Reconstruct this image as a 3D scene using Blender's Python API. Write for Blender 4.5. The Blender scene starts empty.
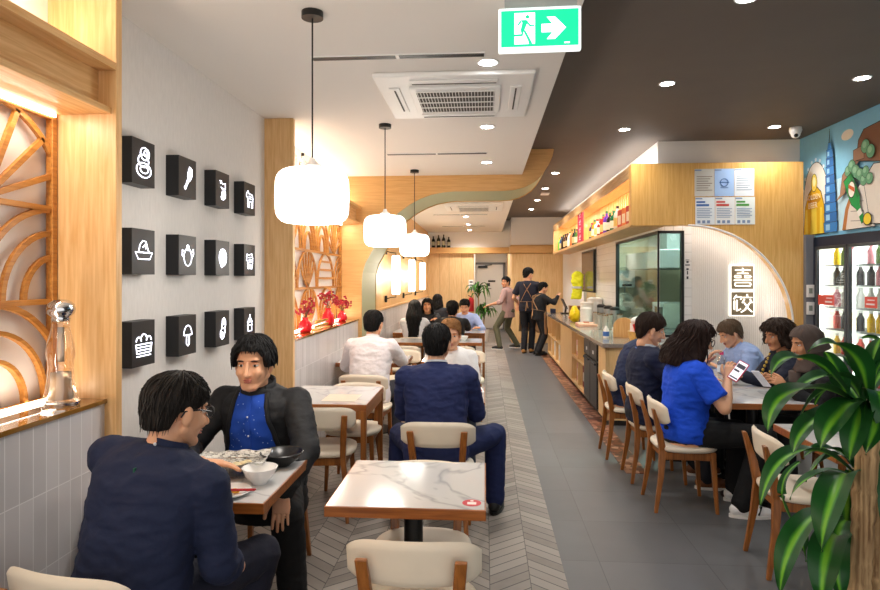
import bpy, bmesh, math, random
from mathutils import Vector, Matrix, noise
random.seed(7)
V = Vector
scene = bpy.context.scene
COL = scene.collection
R = math.radians
# ------------------------------------------------------------------ colour and materials
def lin(c):
    return c/12.92 if c <= .04045 else ((c+.055)/1.055)**2.4
def C(h):
    h = h.lstrip('#')
    return tuple(lin(int(h[i:i+2], 16)/255) for i in (0, 2, 4)) + (1,)
_M = {}
def nodes_of(name):
    m = bpy.data.materials.new(name); m.use_nodes = True
    nt = m.node_tree
    return m, nt, nt.nodes['Principled BSDF']
def N(nt, t, **kw):
    n = nt.nodes.new(t)
    for k, v in kw.items(): setattr(n, k, v)
    return n
def coords(nt, scale=(1, 1, 1), kind='Object'):
    tc = N(nt, 'ShaderNodeTexCoord'); mp = N(nt, 'ShaderNodeMapping')
    mp.inputs['Scale'].default_value = scale
    nt.links.new(tc.outputs[kind], mp.inputs['Vector'])
    return mp.outputs['Vector']
def mix(nt, fac, a, b):
    x = N(nt, 'ShaderNodeMix', data_type='RGBA')
    for sock, v in ((x.inputs['Factor'], fac), (x.inputs['A'], a), (x.inputs['B'], b)):
        if isinstance(v, (tuple, float, int)): sock.default_value = v
        else: nt.links.new(v, sock)
    return x.outputs['Result']
def math_(nt, op, a, b=None, c=None):
    x = N(nt, 'ShaderNodeMath', operation=op)
    for i, v in enumerate((a, b, c)):
        if v is None: continue
        if isinstance(v, (int, float)): x.inputs[i].default_value = v
        else: nt.links.new(v, x.inputs[i])
    return x.outputs[0]
def bump(nt, bs, h, strength=.3, dist=.01):
    b = N(nt, 'ShaderNodeBump'); b.inputs['Strength'].default_value = strength
    b.inputs['Distance'].default_value = dist
    nt.links.new(h, b.inputs['Height']); nt.links.new(b.outputs['Normal'], bs.inputs['Normal'])
def M(name, col='#808080', rough=.5, metal=0, var=.12, nscale=20, bstr=0, emit=None, es=1, trans=0, ior=1.45, coat=0, stretch=(1, 1, 1), alpha=None, sss=0):
    """procedural material: base colour with a soft noise variation, optional bump and emission"""
    if name in _M: return _M[name]
    m, nt, bs = nodes_of(name)
    c = C(col)
    n = N(nt, 'ShaderNodeTexNoise'); n.inputs['Scale'].default_value = nscale; n.inputs['Detail'].default_value = 4
    nt.links.new(coords(nt, stretch), n.inputs['Vector'])
    d = tuple(x*(1-var) for x in c[:3])+(1,); l = tuple(min(1, x*(1+var)) for x in c[:3])+(1,)
    nt.links.new(mix(nt, n.outputs['Fac'], d, l), bs.inputs['Base Color'])
    bs.inputs['Roughness'].default_value = rough; bs.inputs['Metallic'].default_value = metal
    bs.inputs['Transmission Weight'].default_value = trans; bs.inputs['IOR'].default_value = ior
    bs.inputs['Coat Weight'].default_value = coat
    if sss:
        bs.inputs['Subsurface Weight'].default_value = sss; bs.inputs['Subsurface Radius'].default_value = (.02, .008, .004)
    if bstr: bump(nt, bs, n.outputs['Fac'], bstr)
    if emit: bs.inputs['Emission Color'].default_value = C(emit); bs.inputs['Emission Strength'].default_value = es
    if alpha is not None: bs.inputs['Alpha'].default_value = alpha
    _M[name] = m
    return m
def WOOD(name, a, b, axis='Z', rough=.42, sc=1.0, coat=0):
    if name in _M: return _M[name]
    m, nt, bs = nodes_of(name)
    s = {'X': (1.2, 22, 22), 'Y': (22, 1.2, 22), 'Z': (22, 22, 1.2)}[axis]
    v = coords(nt, tuple(q*sc for q in s))
    n = N(nt, 'ShaderNodeTexNoise'); n.inputs['Scale'].default_value = 3; n.inputs['Detail'].default_value = 6; n.inputs['Distortion'].default_value = .6
    nt.links.new(v, n.inputs['Vector'])
    r = N(nt, 'ShaderNodeValToRGB'); r.color_ramp.elements[0].position = .32; r.color_ramp.elements[1].position = .68
    r.color_ramp.elements[0].color = C(a); r.color_ramp.elements[1].color = C(b)
    nt.links.new(n.outputs['Fac'], r.inputs['Fac']); nt.links.new(r.outputs['Color'], bs.inputs['Base Color'])
    bs.inputs['Roughness'].default_value = rough; bs.inputs['Coat Weight'].default_value = coat
    bump(nt, bs, n.outputs['Fac'], .06)
    _M[name] = m
    return m
def TILE(name, col, grout, w, h, plane, mort=.003, off=0, rough=.3, var=.1, org=(0, 0), nstr=.35):
    if name in _M: return _M[name]
    m, nt, bs = nodes_of(name)
    tc = N(nt, 'ShaderNodeTexCoord'); sp = N(nt, 'ShaderNodeSeparateXYZ'); cb = N(nt, 'ShaderNodeCombineXYZ')
    nt.links.new(tc.outputs['Object'], sp.inputs[0])
    for i, ax in enumerate(plane):
        nt.links.new(math_(nt, 'SUBTRACT', sp.outputs[ax], org[i]), cb.inputs[i])
    b = N(nt, 'ShaderNodeTexBrick'); b.offset = off; b.squash = 1
    c = C(col)
    b.inputs['Color1'].default_value = tuple(x*(1-var) for x in c[:3])+(1,); b.inputs['Color2'].default_value = tuple(min(1, x*(1+var)) for x in c[:3])+(1,)
    b.inputs['Mortar'].default_value = C(grout); b.inputs['Scale'].default_value = 1
    b.inputs['Mortar Size'].default_value = mort; b.inputs['Brick Width'].default_value = w; b.inputs['Row Height'].default_value = h
    b.inputs['Mortar Smooth'].default_value = .1
    nt.links.new(cb.outputs[0], b.inputs['Vector'])
    n = N(nt, 'ShaderNodeTexNoise'); n.inputs['Scale'].default_value = 6; n.inputs['Detail'].default_value = 6
    nt.links.new(tc.outputs['Object'], n.inputs['Vector'])
    dark = mix(nt, math_(nt, 'MULTIPLY', n.outputs['Fac'], nstr), b.outputs['Color'], tuple(x*.45 for x in c[:3])+(1,))
    nt.links.new(dark, bs.inputs['Base Color'])
    bs.inputs['Roughness'].default_value = rough
    bump(nt, bs, math_(nt, 'SUBTRACT', 1.0, b.outputs['Fac']), .25, .004)
    _M[name] = m
    return m
# ------------------------------------------------------------------ mesh builder
class MB:
    def __init__(s): s.bm = bmesh.new(); s.mi = 0
    def _tag(s, n0):
        if not s.mi: return
        s.bm.faces.ensure_lookup_table()
        for f in s.bm.faces[n0:]: f.material_index = s.mi
    def poly(s, vs):
        n0 = len(s.bm.faces)
        s.bm.faces.new([s.bm.verts.new(v) for v in vs]); s._tag(n0); return s
    def box(s, c, d, rot=None):
        n0 = len(s.bm.faces)
        m = Matrix.Translation(c) @ (rot.to_4x4() if rot else Matrix.Identity(4)) @ Matrix.Diagonal((d[0], d[1], d[2], 1))
        bmesh.ops.create_cube(s.bm, size=1, matrix=m); s._tag(n0); return s
    def bb(s, x0, x1, y0, y1, z0, z1):
        return s.box(((x0+x1)/2, (y0+y1)/2, (z0+z1)/2), (abs(x1-x0), abs(y1-y0), abs(z1-z0)))
    def bar(s, a, b, w, d=None, up=(0, 0, 1)):
        """square bar from a to b"""
        a, b = V(a), V(b); t = b-a; L = t.length; t.normalize(); up = V(up)
        if abs(t.dot(up)) > .98: up = V((1, 0, 0)) if abs(t.x) < .9 else V((0, 1, 0))
        x = t.cross(up).normalized(); y = x.cross(t)
        rot = Matrix((x, t, y)).transposed()
        return s.box((a+b)/2, (w, L, d or w), rot)
    def ell(s, c, r, rot=None, seg=20, rings=12):
        n0 = len(s.bm.faces)
        m = Matrix.Translation(c) @ (rot.to_4x4() if rot else Matrix.Identity(4)) @ Matrix.Diagonal((r[0], r[1], r[2], 1))
        bmesh.ops.create_uvsphere(s.bm, u_segments=seg, v_segments=rings, radius=1, matrix=m); s._tag(n0); return s
    def cyl(s, a, b, r, r2=None, seg=20, cap=True):
        n0 = len(s.bm.faces)
        a, b = V(a), V(b); t = b-a
        q = t.to_track_quat('Z', 'Y').to_matrix().to_4x4()
        bmesh.ops.create_cone(s.bm, cap_ends=cap, segments=seg, radius1=r, radius2=r if r2 is None else r2, depth=t.length, matrix=Matrix.Translation((a+b)/2) @ q)
        s._tag(n0); return s
    def caps(s, a, b, ra, rb, seg=16):
        a, b = V(a), V(b)
        s.ell(a, (ra,)*3, seg=seg, rings=10); s.ell(b, (rb,)*3, seg=seg, rings=10)
        if (b-a).length > 1e-4: s.cyl(a, b, ra, rb, seg)
        return s
    def loft(s, rings, cap=True, closed=False):
        """rings: lists of equal numbers of points"""
        n0 = len(s.bm.faces)
        vr = [[s.bm.verts.new(p) for p in r] for r in rings]
        k = len(vr[0])
        rng = range(len(vr) if closed else len(vr)-1)
        for i in rng:
            A, B = vr[i], vr[(i+1) % len(vr)]
            for j in range(k):
                s.bm.faces.new((A[j], A[(j+1) % k], B[(j+1) % k], B[j]))
        if cap and not closed:
            s.bm.faces.new(list(reversed(vr[0]))); s.bm.faces.new(vr[-1])
        s._tag(n0); return s
    def tube(s, pts, r, seg=8, closed=False, square=None):
        pts = [V(p) for p in pts]; n = len(pts); rings = []
        rr = r if isinstance(r, (list, tuple)) else [r]*n
        up = V((0, 0, 1)); prev = None
        for i, p in enumerate(pts):
            if closed: t = pts[(i+1) % n]-pts[i-1]
            else: t = pts[min(i+1, n-1)]-pts[max(i-1, 0)]
            t.normalize()
            if prev is None:
                x = t.cross(up)
                if x.length < .1: x = t.cross(V((1, 0, 0)))
            else: x = prev-t*prev.dot(t)
            x.normalize(); prev = x; y = t.cross(x)
            if square:
                h, d = square
                rings.append([p+x*a*h/2+y*b*d/2 for a, b in ((1, 1), (-1, 1), (-1, -1), (1, -1))])
            else:
                rings.append([p+(x*math.cos(2*math.pi*j/seg)+y*math.sin(2*math.pi*j/seg))*rr[i] for j in range(seg)])
        return s.loft(rings, closed=closed)
    def lathe(s, prof, c=(0, 0, 0), seg=28, cap=True):
        c = V(c)
        rings = [[c+V((r*math.cos(2*math.pi*j/seg), r*math.sin(2*math.pi*j/seg), z)) for j in range(seg)] for r, z in prof]
        return s.loft(rings, cap=cap)
    def prism(s, pts, axis, a, b):
        """polygon in the plane across axis ('X': (y,z), 'Y': (x,z), 'Z': (x,y)) extruded from a to b"""
        n0 = len(s.bm.faces)
        def mk(p, k):
            return {'X': (k, p[0], p[1]), 'Y': (p[0], k, p[1]), 'Z': (p[0], p[1], k)}[axis]
        A = [s.bm.verts.new(mk(p, a)) for p in pts]; B = [s.bm.verts.new(mk(p, b)) for p in pts]
        f1 = s.bm.faces.new(A); f2 = s.bm.faces.new(list(reversed(B)))
        n = len(pts)
        for i in range(n): s.bm.faces.new((A[i], B[i], B[(i+1) % n], A[(i+1) % n]))
        f1.normal_update(); f2.normal_update(); bmesh.ops.triangulate(s.bm, faces=[f1, f2])
        s._tag(n0); return s
    def grid(s, fn, nu, nv):
        n0 = len(s.bm.faces)
        g = [[s.bm.verts.new(fn(i/nu, j/nv)) for j in range(nv+1)] for i in range(nu+1)]
        for i in range(nu):
            for j in range(nv): s.bm.faces.new((g[i][j], g[i+1][j], g[i+1][j+1], g[i][j+1]))
        s._tag(n0); return s
    def mesh(s, name, normals=True):
        if normals: bmesh.ops.recalc_face_normals(s.bm, faces=s.bm.faces)
        me = bpy.data.meshes.new(name); s.bm.to_mesh(me); s.bm.free(); return me
    def build(s, name, mats, parent=None, smooth=None, bevel=0, loc=None, rotz=0):
        return link(name, s.mesh(name), mats, parent, smooth, bevel, loc, rotz)
def link(name, me, mats, parent=None, smooth=None, bevel=0, loc=None, rotz=0):
    o = bpy.data.objects.new(name, me); COL.objects.link(o)
    for m in (mats if isinstance(mats, (list, tuple)) else [mats]): me.materials.append(m)
    if parent: o.parent = parent
    if loc: o.location = loc
    if rotz: o.rotation_euler = (0, 0, rotz)
    if smooth is not None:
        for p in me.polygons: p.use_smooth = True
        if smooth < 180: me.set_sharp_from_angle(angle=R(smooth))
    if bevel:
        b = o.modifiers.new('bevel', 'BEVEL'); b.width = bevel; b.segments = 2; b.limit_method = 'ANGLE'; b.angle_limit = R(40)
    return o
def thing(name, label, cat, loc=(0, 0, 0), rotz=0, group=None):
    o = bpy.data.objects.new(name, None); COL.objects.link(o); o.empty_display_size = .1
    o.location = loc; o.rotation_euler = (0, 0, rotz)
    return tag(o, label, cat, group)
def tag(o, label, cat, group=None):
    o['label'] = label; o['category'] = cat
    if group: o['group'] = group
    return o
def struct(o): o['kind'] = 'structure'; return o
def dup(o, loc=None, rotz=None, label=None, parent=None, group=None):
    c = o.copy(); COL.objects.link(c)
    if parent: c.parent = parent
    if loc is not None: c.location = loc
    if rotz is not None: c.rotation_euler = (0, 0, rotz)
    if label: c['label'] = label
    if group: c['group'] = group
    for ch in list(o.children): dup(ch, parent=c)
    return c
ORD = ['first', 'second', 'third', 'fourth', 'fifth', 'sixth', 'seventh', 'eighth', 'ninth', 'tenth', 'eleventh', 'twelfth', 'thirteenth', 'fourteenth', 'fifteenth', 'sixteenth']
def arc(cx, cy, rx, ry, a0, a1, n=16):
    return [(cx+rx*math.cos(R(a0+(a1-a0)*i/n)), cy+ry*math.sin(R(a0+(a1-a0)*i/n))) for i in range(n+1)]
# ------------------------------------------------------------------ camera
cam = bpy.data.cameras.new('camera'); camo = bpy.data.objects.new('camera', cam); COL.objects.link(camo)
cam.sensor_width = 36; cam.lens = 620/880*36; cam.shift_y = -16/880; cam.clip_start = .05
camo.location = (0, 0, 1.6); camo.rotation_euler = (R(90), 0, math.atan(45/620))
scene.camera = camo
# ------------------------------------------------------------------ shared materials
oak = WOOD('oak_pale', '#d3a266', '#e8c08a', 'Z'); oakY = WOOD('oak_pale_y', '#cf9d60', '#e6bd85', 'Y'); oakX = WOOD('oak_pale_x', '#cc9c5c', '#dcae70', 'X')
oak_r = WOOD('oak_right', '#d29c4e', '#e3b267', 'Z'); oak_b = WOOD('oak_back', '#dbb176', '#ecc994', 'Z')
lattice_wood = WOOD('lattice_wood', '#a8692a', '#cc8d42', 'Y', .4)
walnut = WOOD('chair_wood', '#764213', '#a5652a', 'Z', .35); edge_wood = WOOD('table_edge', '#7d4214', '#a9652c', 'X', .3)
white_paint = M('white_paint', '#efebe6', .6, var=.02, nscale=3)
ceil_white = M('ceiling_white', '#e9e4de', .75, var=.02, nscale=2)
ceil_dark = M('ceiling_dark', '#695f57', .7, var=.08, nscale=4)
linen = M('linen_wall', '#e2deda', .85, var=.09, nscale=60, bstr=.25, stretch=(1, 1, .25))
tileL = TILE('tile_left', '#dad6d7', '#f6f4f4', .063, .265, (1, 2), .0022, rough=.25, org=(.047, .061), nstr=.22)
tileK = TILE('tile_kitchen', '#ecebe8', '#c9c8c4', .1, .1, (1, 2), .003, rough=.2, var=.02, nstr=.08)
tileKx = TILE('tile_kitchen_x', '#ecebe8', '#c9c8c4', .1, .1, (0, 2), .003, rough=.2, var=.02, nstr=.08)
sage = M('sage_paint', '#b5b591', .6, var=.03)
black = M('black_metal', '#101010', .4, var=.05); darkgrey = M('dark_grey', '#34363a', .45, var=.05)
chrome = M('chrome', '#d8d8da', .15, 1, var=.03); steel = M('steel', '#a9abad', .3, 1, var=.06, nscale=8)
cream = M('cream_vinyl', '#e6dac6', .45, var=.05, nscale=9, bstr=.04)
marble = None
def mk_marble():
    m, nt, bs = nodes_of('marble_top')
    v = coords(nt, (1, 1, 1))
    n = N(nt, 'ShaderNodeTexNoise'); n.inputs['Scale'].default_value = 1.3; n.inputs['Detail'].default_value = 4; n.inputs['Distortion'].default_value = .9
    nt.links.new(v, n.inputs['Vector'])
    a = math_(nt, 'ABSOLUTE', math_(nt, 'SUBTRACT', n.outputs['Fac'], .5))
    f = math_(nt, 'SMOOTH_MIN', math_(nt, 'MULTIPLY', a, 60), 1.0, .3)
    n2 = N(nt, 'ShaderNodeTexNoise'); n2.inputs['Scale'].default_value = 3; nt.links.new(v, n2.inputs['Vector'])
    cc = mix(nt, f, C('#a9a9ab'), C('#cfcecd'))
    cc = mix(nt, math_(nt, 'MULTIPLY', n2.outputs['Fac'], .25), cc, C('#c4c4c5'))
    nt.links.new(cc, bs.inputs['Base Color']); bs.inputs['Roughness'].default_value = .12
    return m
marble = mk_marble()
glass = M('clear_glass', '#f4f8f6', .02, var=.01, trans=1, ior=1.45)
def mk_pane(name, tint, amt):
    m, nt, bs = nodes_of(name)
    t = N(nt, 'ShaderNodeBsdfTransparent'); t.inputs[0].default_value = C(tint)
    g = N(nt, 'ShaderNodeBsdfGlossy'); g.inputs['Roughness'].default_value = .03; g.inputs[0].default_value = (1, 1, 1, 1)
    lw = N(nt, 'ShaderNodeLayerWeight'); lw.inputs[0].default_value = .5
    fr = math_(nt, 'ADD', math_(nt, 'MULTIPLY', math_(nt, 'POWER', lw.outputs['Facing'], 4.0), .8), .035)
    mx = N(nt, 'ShaderNodeMixShader')
    nt.links.new(math_(nt, 'MULTIPLY', fr, amt), mx.inputs[0]); nt.links.new(t.outputs[0], mx.inputs[1]); nt.links.new(g.outputs[0], mx.inputs[2])
    nt.links.new(mx.outputs[0], nt.nodes['Material Output'].inputs[0]); nt.nodes.remove(bs)
    return m
pane = mk_pane('window_glass', '#d3e6e0', .45)
def EM(name, col, s): return M(name, col, .5, emit=col, es=s, var=0)
led = EM('led_warm', '#fff4df', 9); led_white = EM('led_white', '#ffffff', 6)
# ------------------------------------------------------------------ lights
def area(loc, size, power, col=(1, 1, 1), rot=(0, 0, 0), sy=None):
    l = bpy.data.lights.new('lamp', 'AREA'); l.energy = power; l.color = col; l.size = size
    if sy: l.shape = 'RECTANGLE'; l.size_y = sy
    o = bpy.data.objects.new('lamp', l); COL.objects.link(o); o.location = loc; o.rotation_euler = rot; return o
def spot(loc, power, col=(1, .96, .9), ang=130, r=.05):
    l = bpy.data.lights.new('lamp', 'SPOT'); l.energy = power; l.color = col; l.spot_size = R(ang); l.spot_blend = .8; l.shadow_soft_size = r
    o = bpy.data.objects.new('lamp', l); COL.objects.link(o); o.location = loc; return o
def point(loc, power, col=(1, .95, .88), r=.1):
    l = bpy.data.lights.new('lamp', 'POINT'); l.energy = power; l.color = col; l.shadow_soft_size = r
    o = bpy.data.objects.new('lamp', l); COL.objects.link(o); o.location = loc; return o
w = bpy.data.worlds.new('world'); scene.world = w; w.use_nodes = True
w.node_tree.nodes['Background'].inputs[0].default_value = (1, .985, .96, 1); w.node_tree.nodes['Background'].inputs[1].default_value = .9
scene.view_settings.view_transform = 'Standard'; scene.view_settings.look = 'None'; scene.view_settings.exposure = .55
scene.cycles.use_denoising = True; scene.cycles.max_bounces = 8; scene.cycles.diffuse_bounces = 5; scene.cycles.sample_clamp_indirect = 6
scene.cycles.caustics_reflective = False; scene.cycles.caustics_refractive = False
# ================================================================== THE ROOM
def mk_floor():
    m, nt, bs = nodes_of('floor_stone')
    tc = N(nt, 'ShaderNodeTexCoord'); sp = N(nt, 'ShaderNodeSeparateXYZ'); nt.links.new(tc.outputs['Object'], sp.inputs[0])
    X, Y = sp.outputs[0], sp.outputs[1]
    W, P = .215, .094
    xs = math_(nt, 'SUBTRACT', X, .24-20*W)
    a = math_(nt, 'PINGPONG', xs, W)
    half = math_(nt, 'FLOOR', math_(nt, 'DIVIDE', xs, W))
    v = math_(nt, 'DIVIDE', math_(nt, 'ADD', math_(nt, 'ADD', Y, math_(nt, 'MULTIPLY', a, .82)), math_(nt, 'MULTIPLY', math_(nt, 'MODULO', half, 2), P/2)), P)
    idn = math_(nt, 'ADD', math_(nt, 'FLOOR', v), math_(nt, 'MULTIPLY', half, 37.3))
    wn = N(nt, 'ShaderNodeTexWhiteNoise', noise_dimensions='1D'); nt.links.new(idn, wn.inputs['W'])
    fr = math_(nt, 'FRACT', v)
    j1 = math_(nt, 'GREATER_THAN', math_(nt, 'ABSOLUTE', math_(nt, 'SUBTRACT', fr, .5)), .455)
    j2 = math_(nt, 'GREATER_THAN', math_(nt, 'ABSOLUTE', math_(nt, 'SUBTRACT', a, W/2)), W/2-.0018)
    joint = math_(nt, 'MAXIMUM', j1, j2)
    n = N(nt, 'ShaderNodeTexNoise'); n.inputs['Scale'].default_value = 14; n.inputs['Detail'].default_value = 6; nt.links.new(tc.outputs['Object'], n.inputs['Vector'])
    plank = mix(nt, wn.outputs['Value'], C('#67605a'), C('#9d948b'))
    plank = mix(nt, math_(nt, 'MULTIPLY', n.outputs['Fac'], .6), plank, C('#958b82'))
    plank = mix(nt, joint, plank, C('#35302c'))
    cb = N(nt, 'ShaderNodeCombineXYZ')
    nt.links.new(math_(nt, 'SUBTRACT', X, .645-6), cb.inputs[0]); nt.links.new(math_(nt, 'SUBTRACT', Y, 3.69-6), cb.inputs[1])
    b = N(nt, 'ShaderNodeTexBrick'); b.offset = 0
    for k, val in (('Color1', C('#515254')), ('Color2', C('#5b5c5e')), ('Mortar', C('#2e2e2f'))): b.inputs[k].default_value = val
    b.inputs['Scale'].default_value = 1; b.inputs['Mortar Size'].default_value = .0025; b.inputs['Brick Width'].default_value = .6; b.inputs['Row Height'].default_value = .588
    nt.links.new(cb.outputs[0], b.inputs['Vector'])
    n2 = N(nt, 'ShaderNodeTexNoise'); n2.inputs['Scale'].default_value = 5; n2.inputs['Detail'].default_value = 8; nt.links.new(tc.outputs['Object'], n2.inputs['Vector'])
    tile = mix(nt, math_(nt, 'MULTIPLY', n2.outputs['Fac'], .5), b.outputs['Color'], C('#68696b'))
    side = math_(nt, 'GREATER_THAN', X, .432)
    nt.links.new(mix(nt, side, plank, tile), bs.inputs['Base Color'])
    bs.inputs['Roughness'].default_value = .42
    bump(nt, bs, math_(nt, 'SUBTRACT', 1.0, mix(nt, side, joint, b.outputs['Fac'])), .2, .003)
    return m
struct(MB().bb(-2.0, 4.2, -1.2, 20.3, -.1, 0).build('floor', mk_floor()))
# ceilings: a low white slab at the left, a higher dark one at the right
struct(MB().bb(-2.0, .44, -1.2, 16.4, 2.84, 3.3).build('ceiling', ceil_white))
o = MB().bb(.44, 4.2, -1.2, 16.4, 3.14, 3.3).build('ceiling', ceil_dark); struct(o)
# ---- left wall -------------------------------------------------------
XO, XT, XB, XW = -1.48, -1.53, -1.74, -1.70
def niche(y0, y1):
    mb = MB(); mb.bb(-2.0, XT, y0, y1, 0, 1.10); o = struct(mb.build('wall_left', tileL))
    struct(MB().bb(XB, XT+.012, y0, y1, 1.10, 1.118).build('trim_1', M('ledge_gloss', '#8a6128', .08, var=.15, nscale=5, coat=.5), bevel=.002))
    struct(MB().bb(-2.0, XB-.03, y0, y1, 1.10, 2.84).build('wall_left', M('niche_white', '#f3ece6', .6, var=.02)))
    mb = MB()
    mb.bb(XB-.03, XO-.02, y0, y1, 2.265, 2.29)          # lower soffit board
    mb.bb(-1.58, -1.555, y0, y1, 2.29, 2.44)            # fascia
    mb.bb(XB-.03, XO, y0, y1, 2.44, 2.47)               # upper shelf
    struct(mb.build('trim_2', oakY, bevel=.002))
    # led strips
    struct(MB().bb(XB+.0, XB+.02, y0, y1-.02, 2.25, 2.262).build('trim_3', led))
    struct(MB().bb(XB+.0, XB+.02, y0, y1-.02, 1.12, 1.13).build('trim_3', led))
    struct(MB().bb(XB-.0, XB+.02, y0, y1-.02, 2.472, 2.485).build('trim_3', led))
    L = y1-y0; wc = (1, .91, .78)
    area((XB+.07, (y0+y1)/2, 2.25), .04, 3*L, wc, (0, R(-18), 0), L*.95)
    area((XB+.07, (y0+y1)/2, 1.14), .04, 2*L, wc, (0, R(180+18), 0), L*.95)
    area((XB+.07, (y0+y1)/2, 2.5), .04, 2.2*L, (1, .9, .75), (0, R(180+10), 0), L*.95)
def fin(y0, y1, x1, mat=oak):
    return struct(MB().bb(-2.0, x1, y0, y1, 0, 2.84).build('trim_4', mat, bevel=.003))
niche(-1.0, 2.395); fin(2.395, 2.435, XO)
struct(MB().bb(-2.0, XW, 2.435, 4.68, 0, 2.84).build('wall_left', linen))
fin(4.68, 4.73, XO+.005)
niche(4.73, 7.40)
# lattice screens of bent wood: each a thing of its own
def lattice(y0, y1, label, rows):
    x = XB
    t = thing('lattice_screen', label, 'wooden lattice screen', (x, (y0+y1)/2, 1.118))
    def loc(y, z): return (0, y-(y0+y1)/2, z-1.118)
    zs = [1.122, 1.51, 1.88, 2.262]
    fr = MB()
    for z in zs: fr.bar(loc(y0, min(z, 2.25)), loc(y1, min(z, 2.25)), .02, .022)
    for y in (y0+.012, y1-.014): fr.bar(loc(y, 1.12), loc(y, 2.262), .026, .03)
    fr.build('frame', lattice_wood, t, bevel=.002)
    def band(pts): 
        mb = MB(); q = [loc(y, z) for y, z in pts]
        # clip to the panel
        q = [p for p in q if y0 <= p[1]+(y0+y1)/2 <= y1]
        if len(q) > 1: mb.tube(q, .01, square=(.016, .022)); return mb
        mb.bm.free(); return None
    for r, motifs in enumerate(rows):
        zb, zt = zs[r]+.01, zs[r+1]-.004; h = zt-zb
        for cy, kind, hw in motifs:
            parts = [arc(cy, zb, hw, h, 0, 180, 28)]
            if kind == 'rainbow':
                parts += [arc(cy, zb, hw*.72, h*.74, 0, 180, 24), arc(cy, zb, hw*.44, h*.47, 0, 180, 20)]
            elif kind == 'fan':
                for a in (22, 45, 68, 90, 112, 135, 158):
                    parts.append([(cy+hw*q*math.cos(R(a)), zb+h*q*math.sin(R(a))) for q in [i/12 for i in range(13)]])
            elif kind == 'leaf':
                for k in (-.7, -.42, -.15, .15, .42, .7):
                    parts.append([(cy+hw*k*math.sin(R(180*q*.5+0))*1.0, zb+h*q*math.sqrt(max(.05, 1-k*k*.9))) for q in [i/12 for i in range(13)]])
            elif kind == 'ladder':
                for q in (.25, .5, .75):
                    wv = hw*math.sqrt(1-q*q); parts.append([(cy-wv+2*wv*i/10, zb+h*q) for i in range(11)])
            for p in parts:
                b = band(p)
                if b: b.build('bent_band', lattice_wood, t)
    return t
lattice(-.9, 2.39, 'bent oak lattice screen in the near left niche behind the glass mill',
        [[(2.06, 'rainbow', .38), (1.3, 'fan', .38), (.54, 'rainbow', .38), (-.2, 'ladder', .38)],
         [(2.39, 'rainbow', .38), (1.67, 'ladder', .38), (.91, 'fan', .38), (.15, 'rainbow', .38)],
         [(2.04, 'fan', .40), (1.28, 'rainbow', .38), (.52, 'ladder', .38), (-.24, 'fan', .38)]])
lattice(4.74, 7.39, 'bent oak lattice screen in the far left niche behind the red vases',
        [[(5.35, 'rainbow', .33), (6.05, 'leaf', .34), (6.75, 'rainbow', .34), (7.3, 'leaf', .2)],
         [(5.3, 'ladder', .33), (5.98, 'leaf', .33), (6.68, 'ladder', .34), (7.38, 'rainbow', .34)],
         [(5.45, 'leaf', .3), (6.0, 'rainbow', .26), (6.52, 'rainbow', .26), (7.05, 'fan', .3)]])
# ---- arch ------------------------------------------------------------
curve = [(-1.494, 0), (-1.494, 1.55), (-1.485, 1.68), (-1.45, 1.80), (-1.36, 1.96), (-1.27, 2.13), (-1.177, 2.27), (-1.05, 2.40), (-.91, 2.50), (-.78, 2.57), (-.645, 2.618), (-.5, 2.645), (-.381, 2.655), (.201, 2.655), (.34, 2.665), (.456, 2.695), (.54, 2.735), (.614, 2.785), (.68, 2.86), (.743, 2.957), (.785, 3.05), (.805, 3.138)]
mb = MB()
pts = curve+[(-2.0, 3.138), (-2.0, 0)]
mb.prism(pts, 'Y', 7.40, 8.40)
for f in mb.bm.faces:
    f.normal_update()
    if abs(f.normal.y) < .5 and len(f.verts) == 4: f.material_index = 1
o = mb.build('wall_left_arch', [oakX, sage]); struct(o)
mb = MB()
for yy in (7.405, 8.395):
    mb.tube([(p[0]+.004, yy, p[1]-.004) for p in curve], .006, 6)
struct(mb.build('trim_5', oakX))
# ---- left wall beyond the arch ---------------------------------------
struct(MB().bb(-2.0, -1.5, 8.4, 16.4, 0, 1.15).build('wall_left', tileL))
struct(MB().bb(-2.0, -1.51, 8.4, 16.4, 1.15, 2.84).build('wall_left', oak))
struct(MB().bb(-1.52, -1.48, 8.4, 16.4, 1.15, 1.175).build('trim_6', oakY))
# ---- back wall -------------------------------------------------------
struct(MB().bb(-2.0, -.30, 16.4, 16.6, 0, 2.27).build('wall_back', oak_b))
for x in (-1.2, -.95, -.62): struct(MB().bb(x, x+.006, 16.393, 16.41, 0, 2.27).build('trim_7', M('groove', '#a77b47', .6)))
struct(MB().bb(-2.0, 1.0, 16.4, 16.6, 2.27, 3.2).build('wall_back', white_paint))
struct(MB().bb(-2.0, .66, 16.28, 16.6, 2.27, 2.43).build('trim_8', oakX, bevel=.01))
struct(MB().bb(.66, 4.0, 15.6, 16.6, 0, 2.24).build('wall_back', oak_b, bevel=.02))
struct(MB().bb(.66, 4.0, 15.6, 16.6, 2.24, 3.2).build('wall_back', white_paint))
struct(MB().bb(.62, 4.0, 15.52, 16.0, 2.24, 2.45).build('trim_8', oakX, bevel=.03))
struct(MB().bb(.9, 1.35, 15.59, 15.61, 1.1, 2.0).build('trim_9', oak_b, bevel=.004))
struct(MB().bb(-.8, 1.2, 20.0, 20.2, 0, 2.6).build('wall_back', white_paint))
struct(MB().bb(-.40, -.30, 16.6, 20.0, 0, 2.6).build('wall_back', white_paint))
struct(MB().bb(.70, .80, 16.6, 20.0, 0, 2.6).build('wall_back', oak_b))
struct(MB().bb(-.4, .8, 16.6, 20.0, 2.5, 2.6).build('ceiling', ceil_white))
area((.2, 18.2, 2.45), .6, 14, (1, .97, .93))
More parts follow.
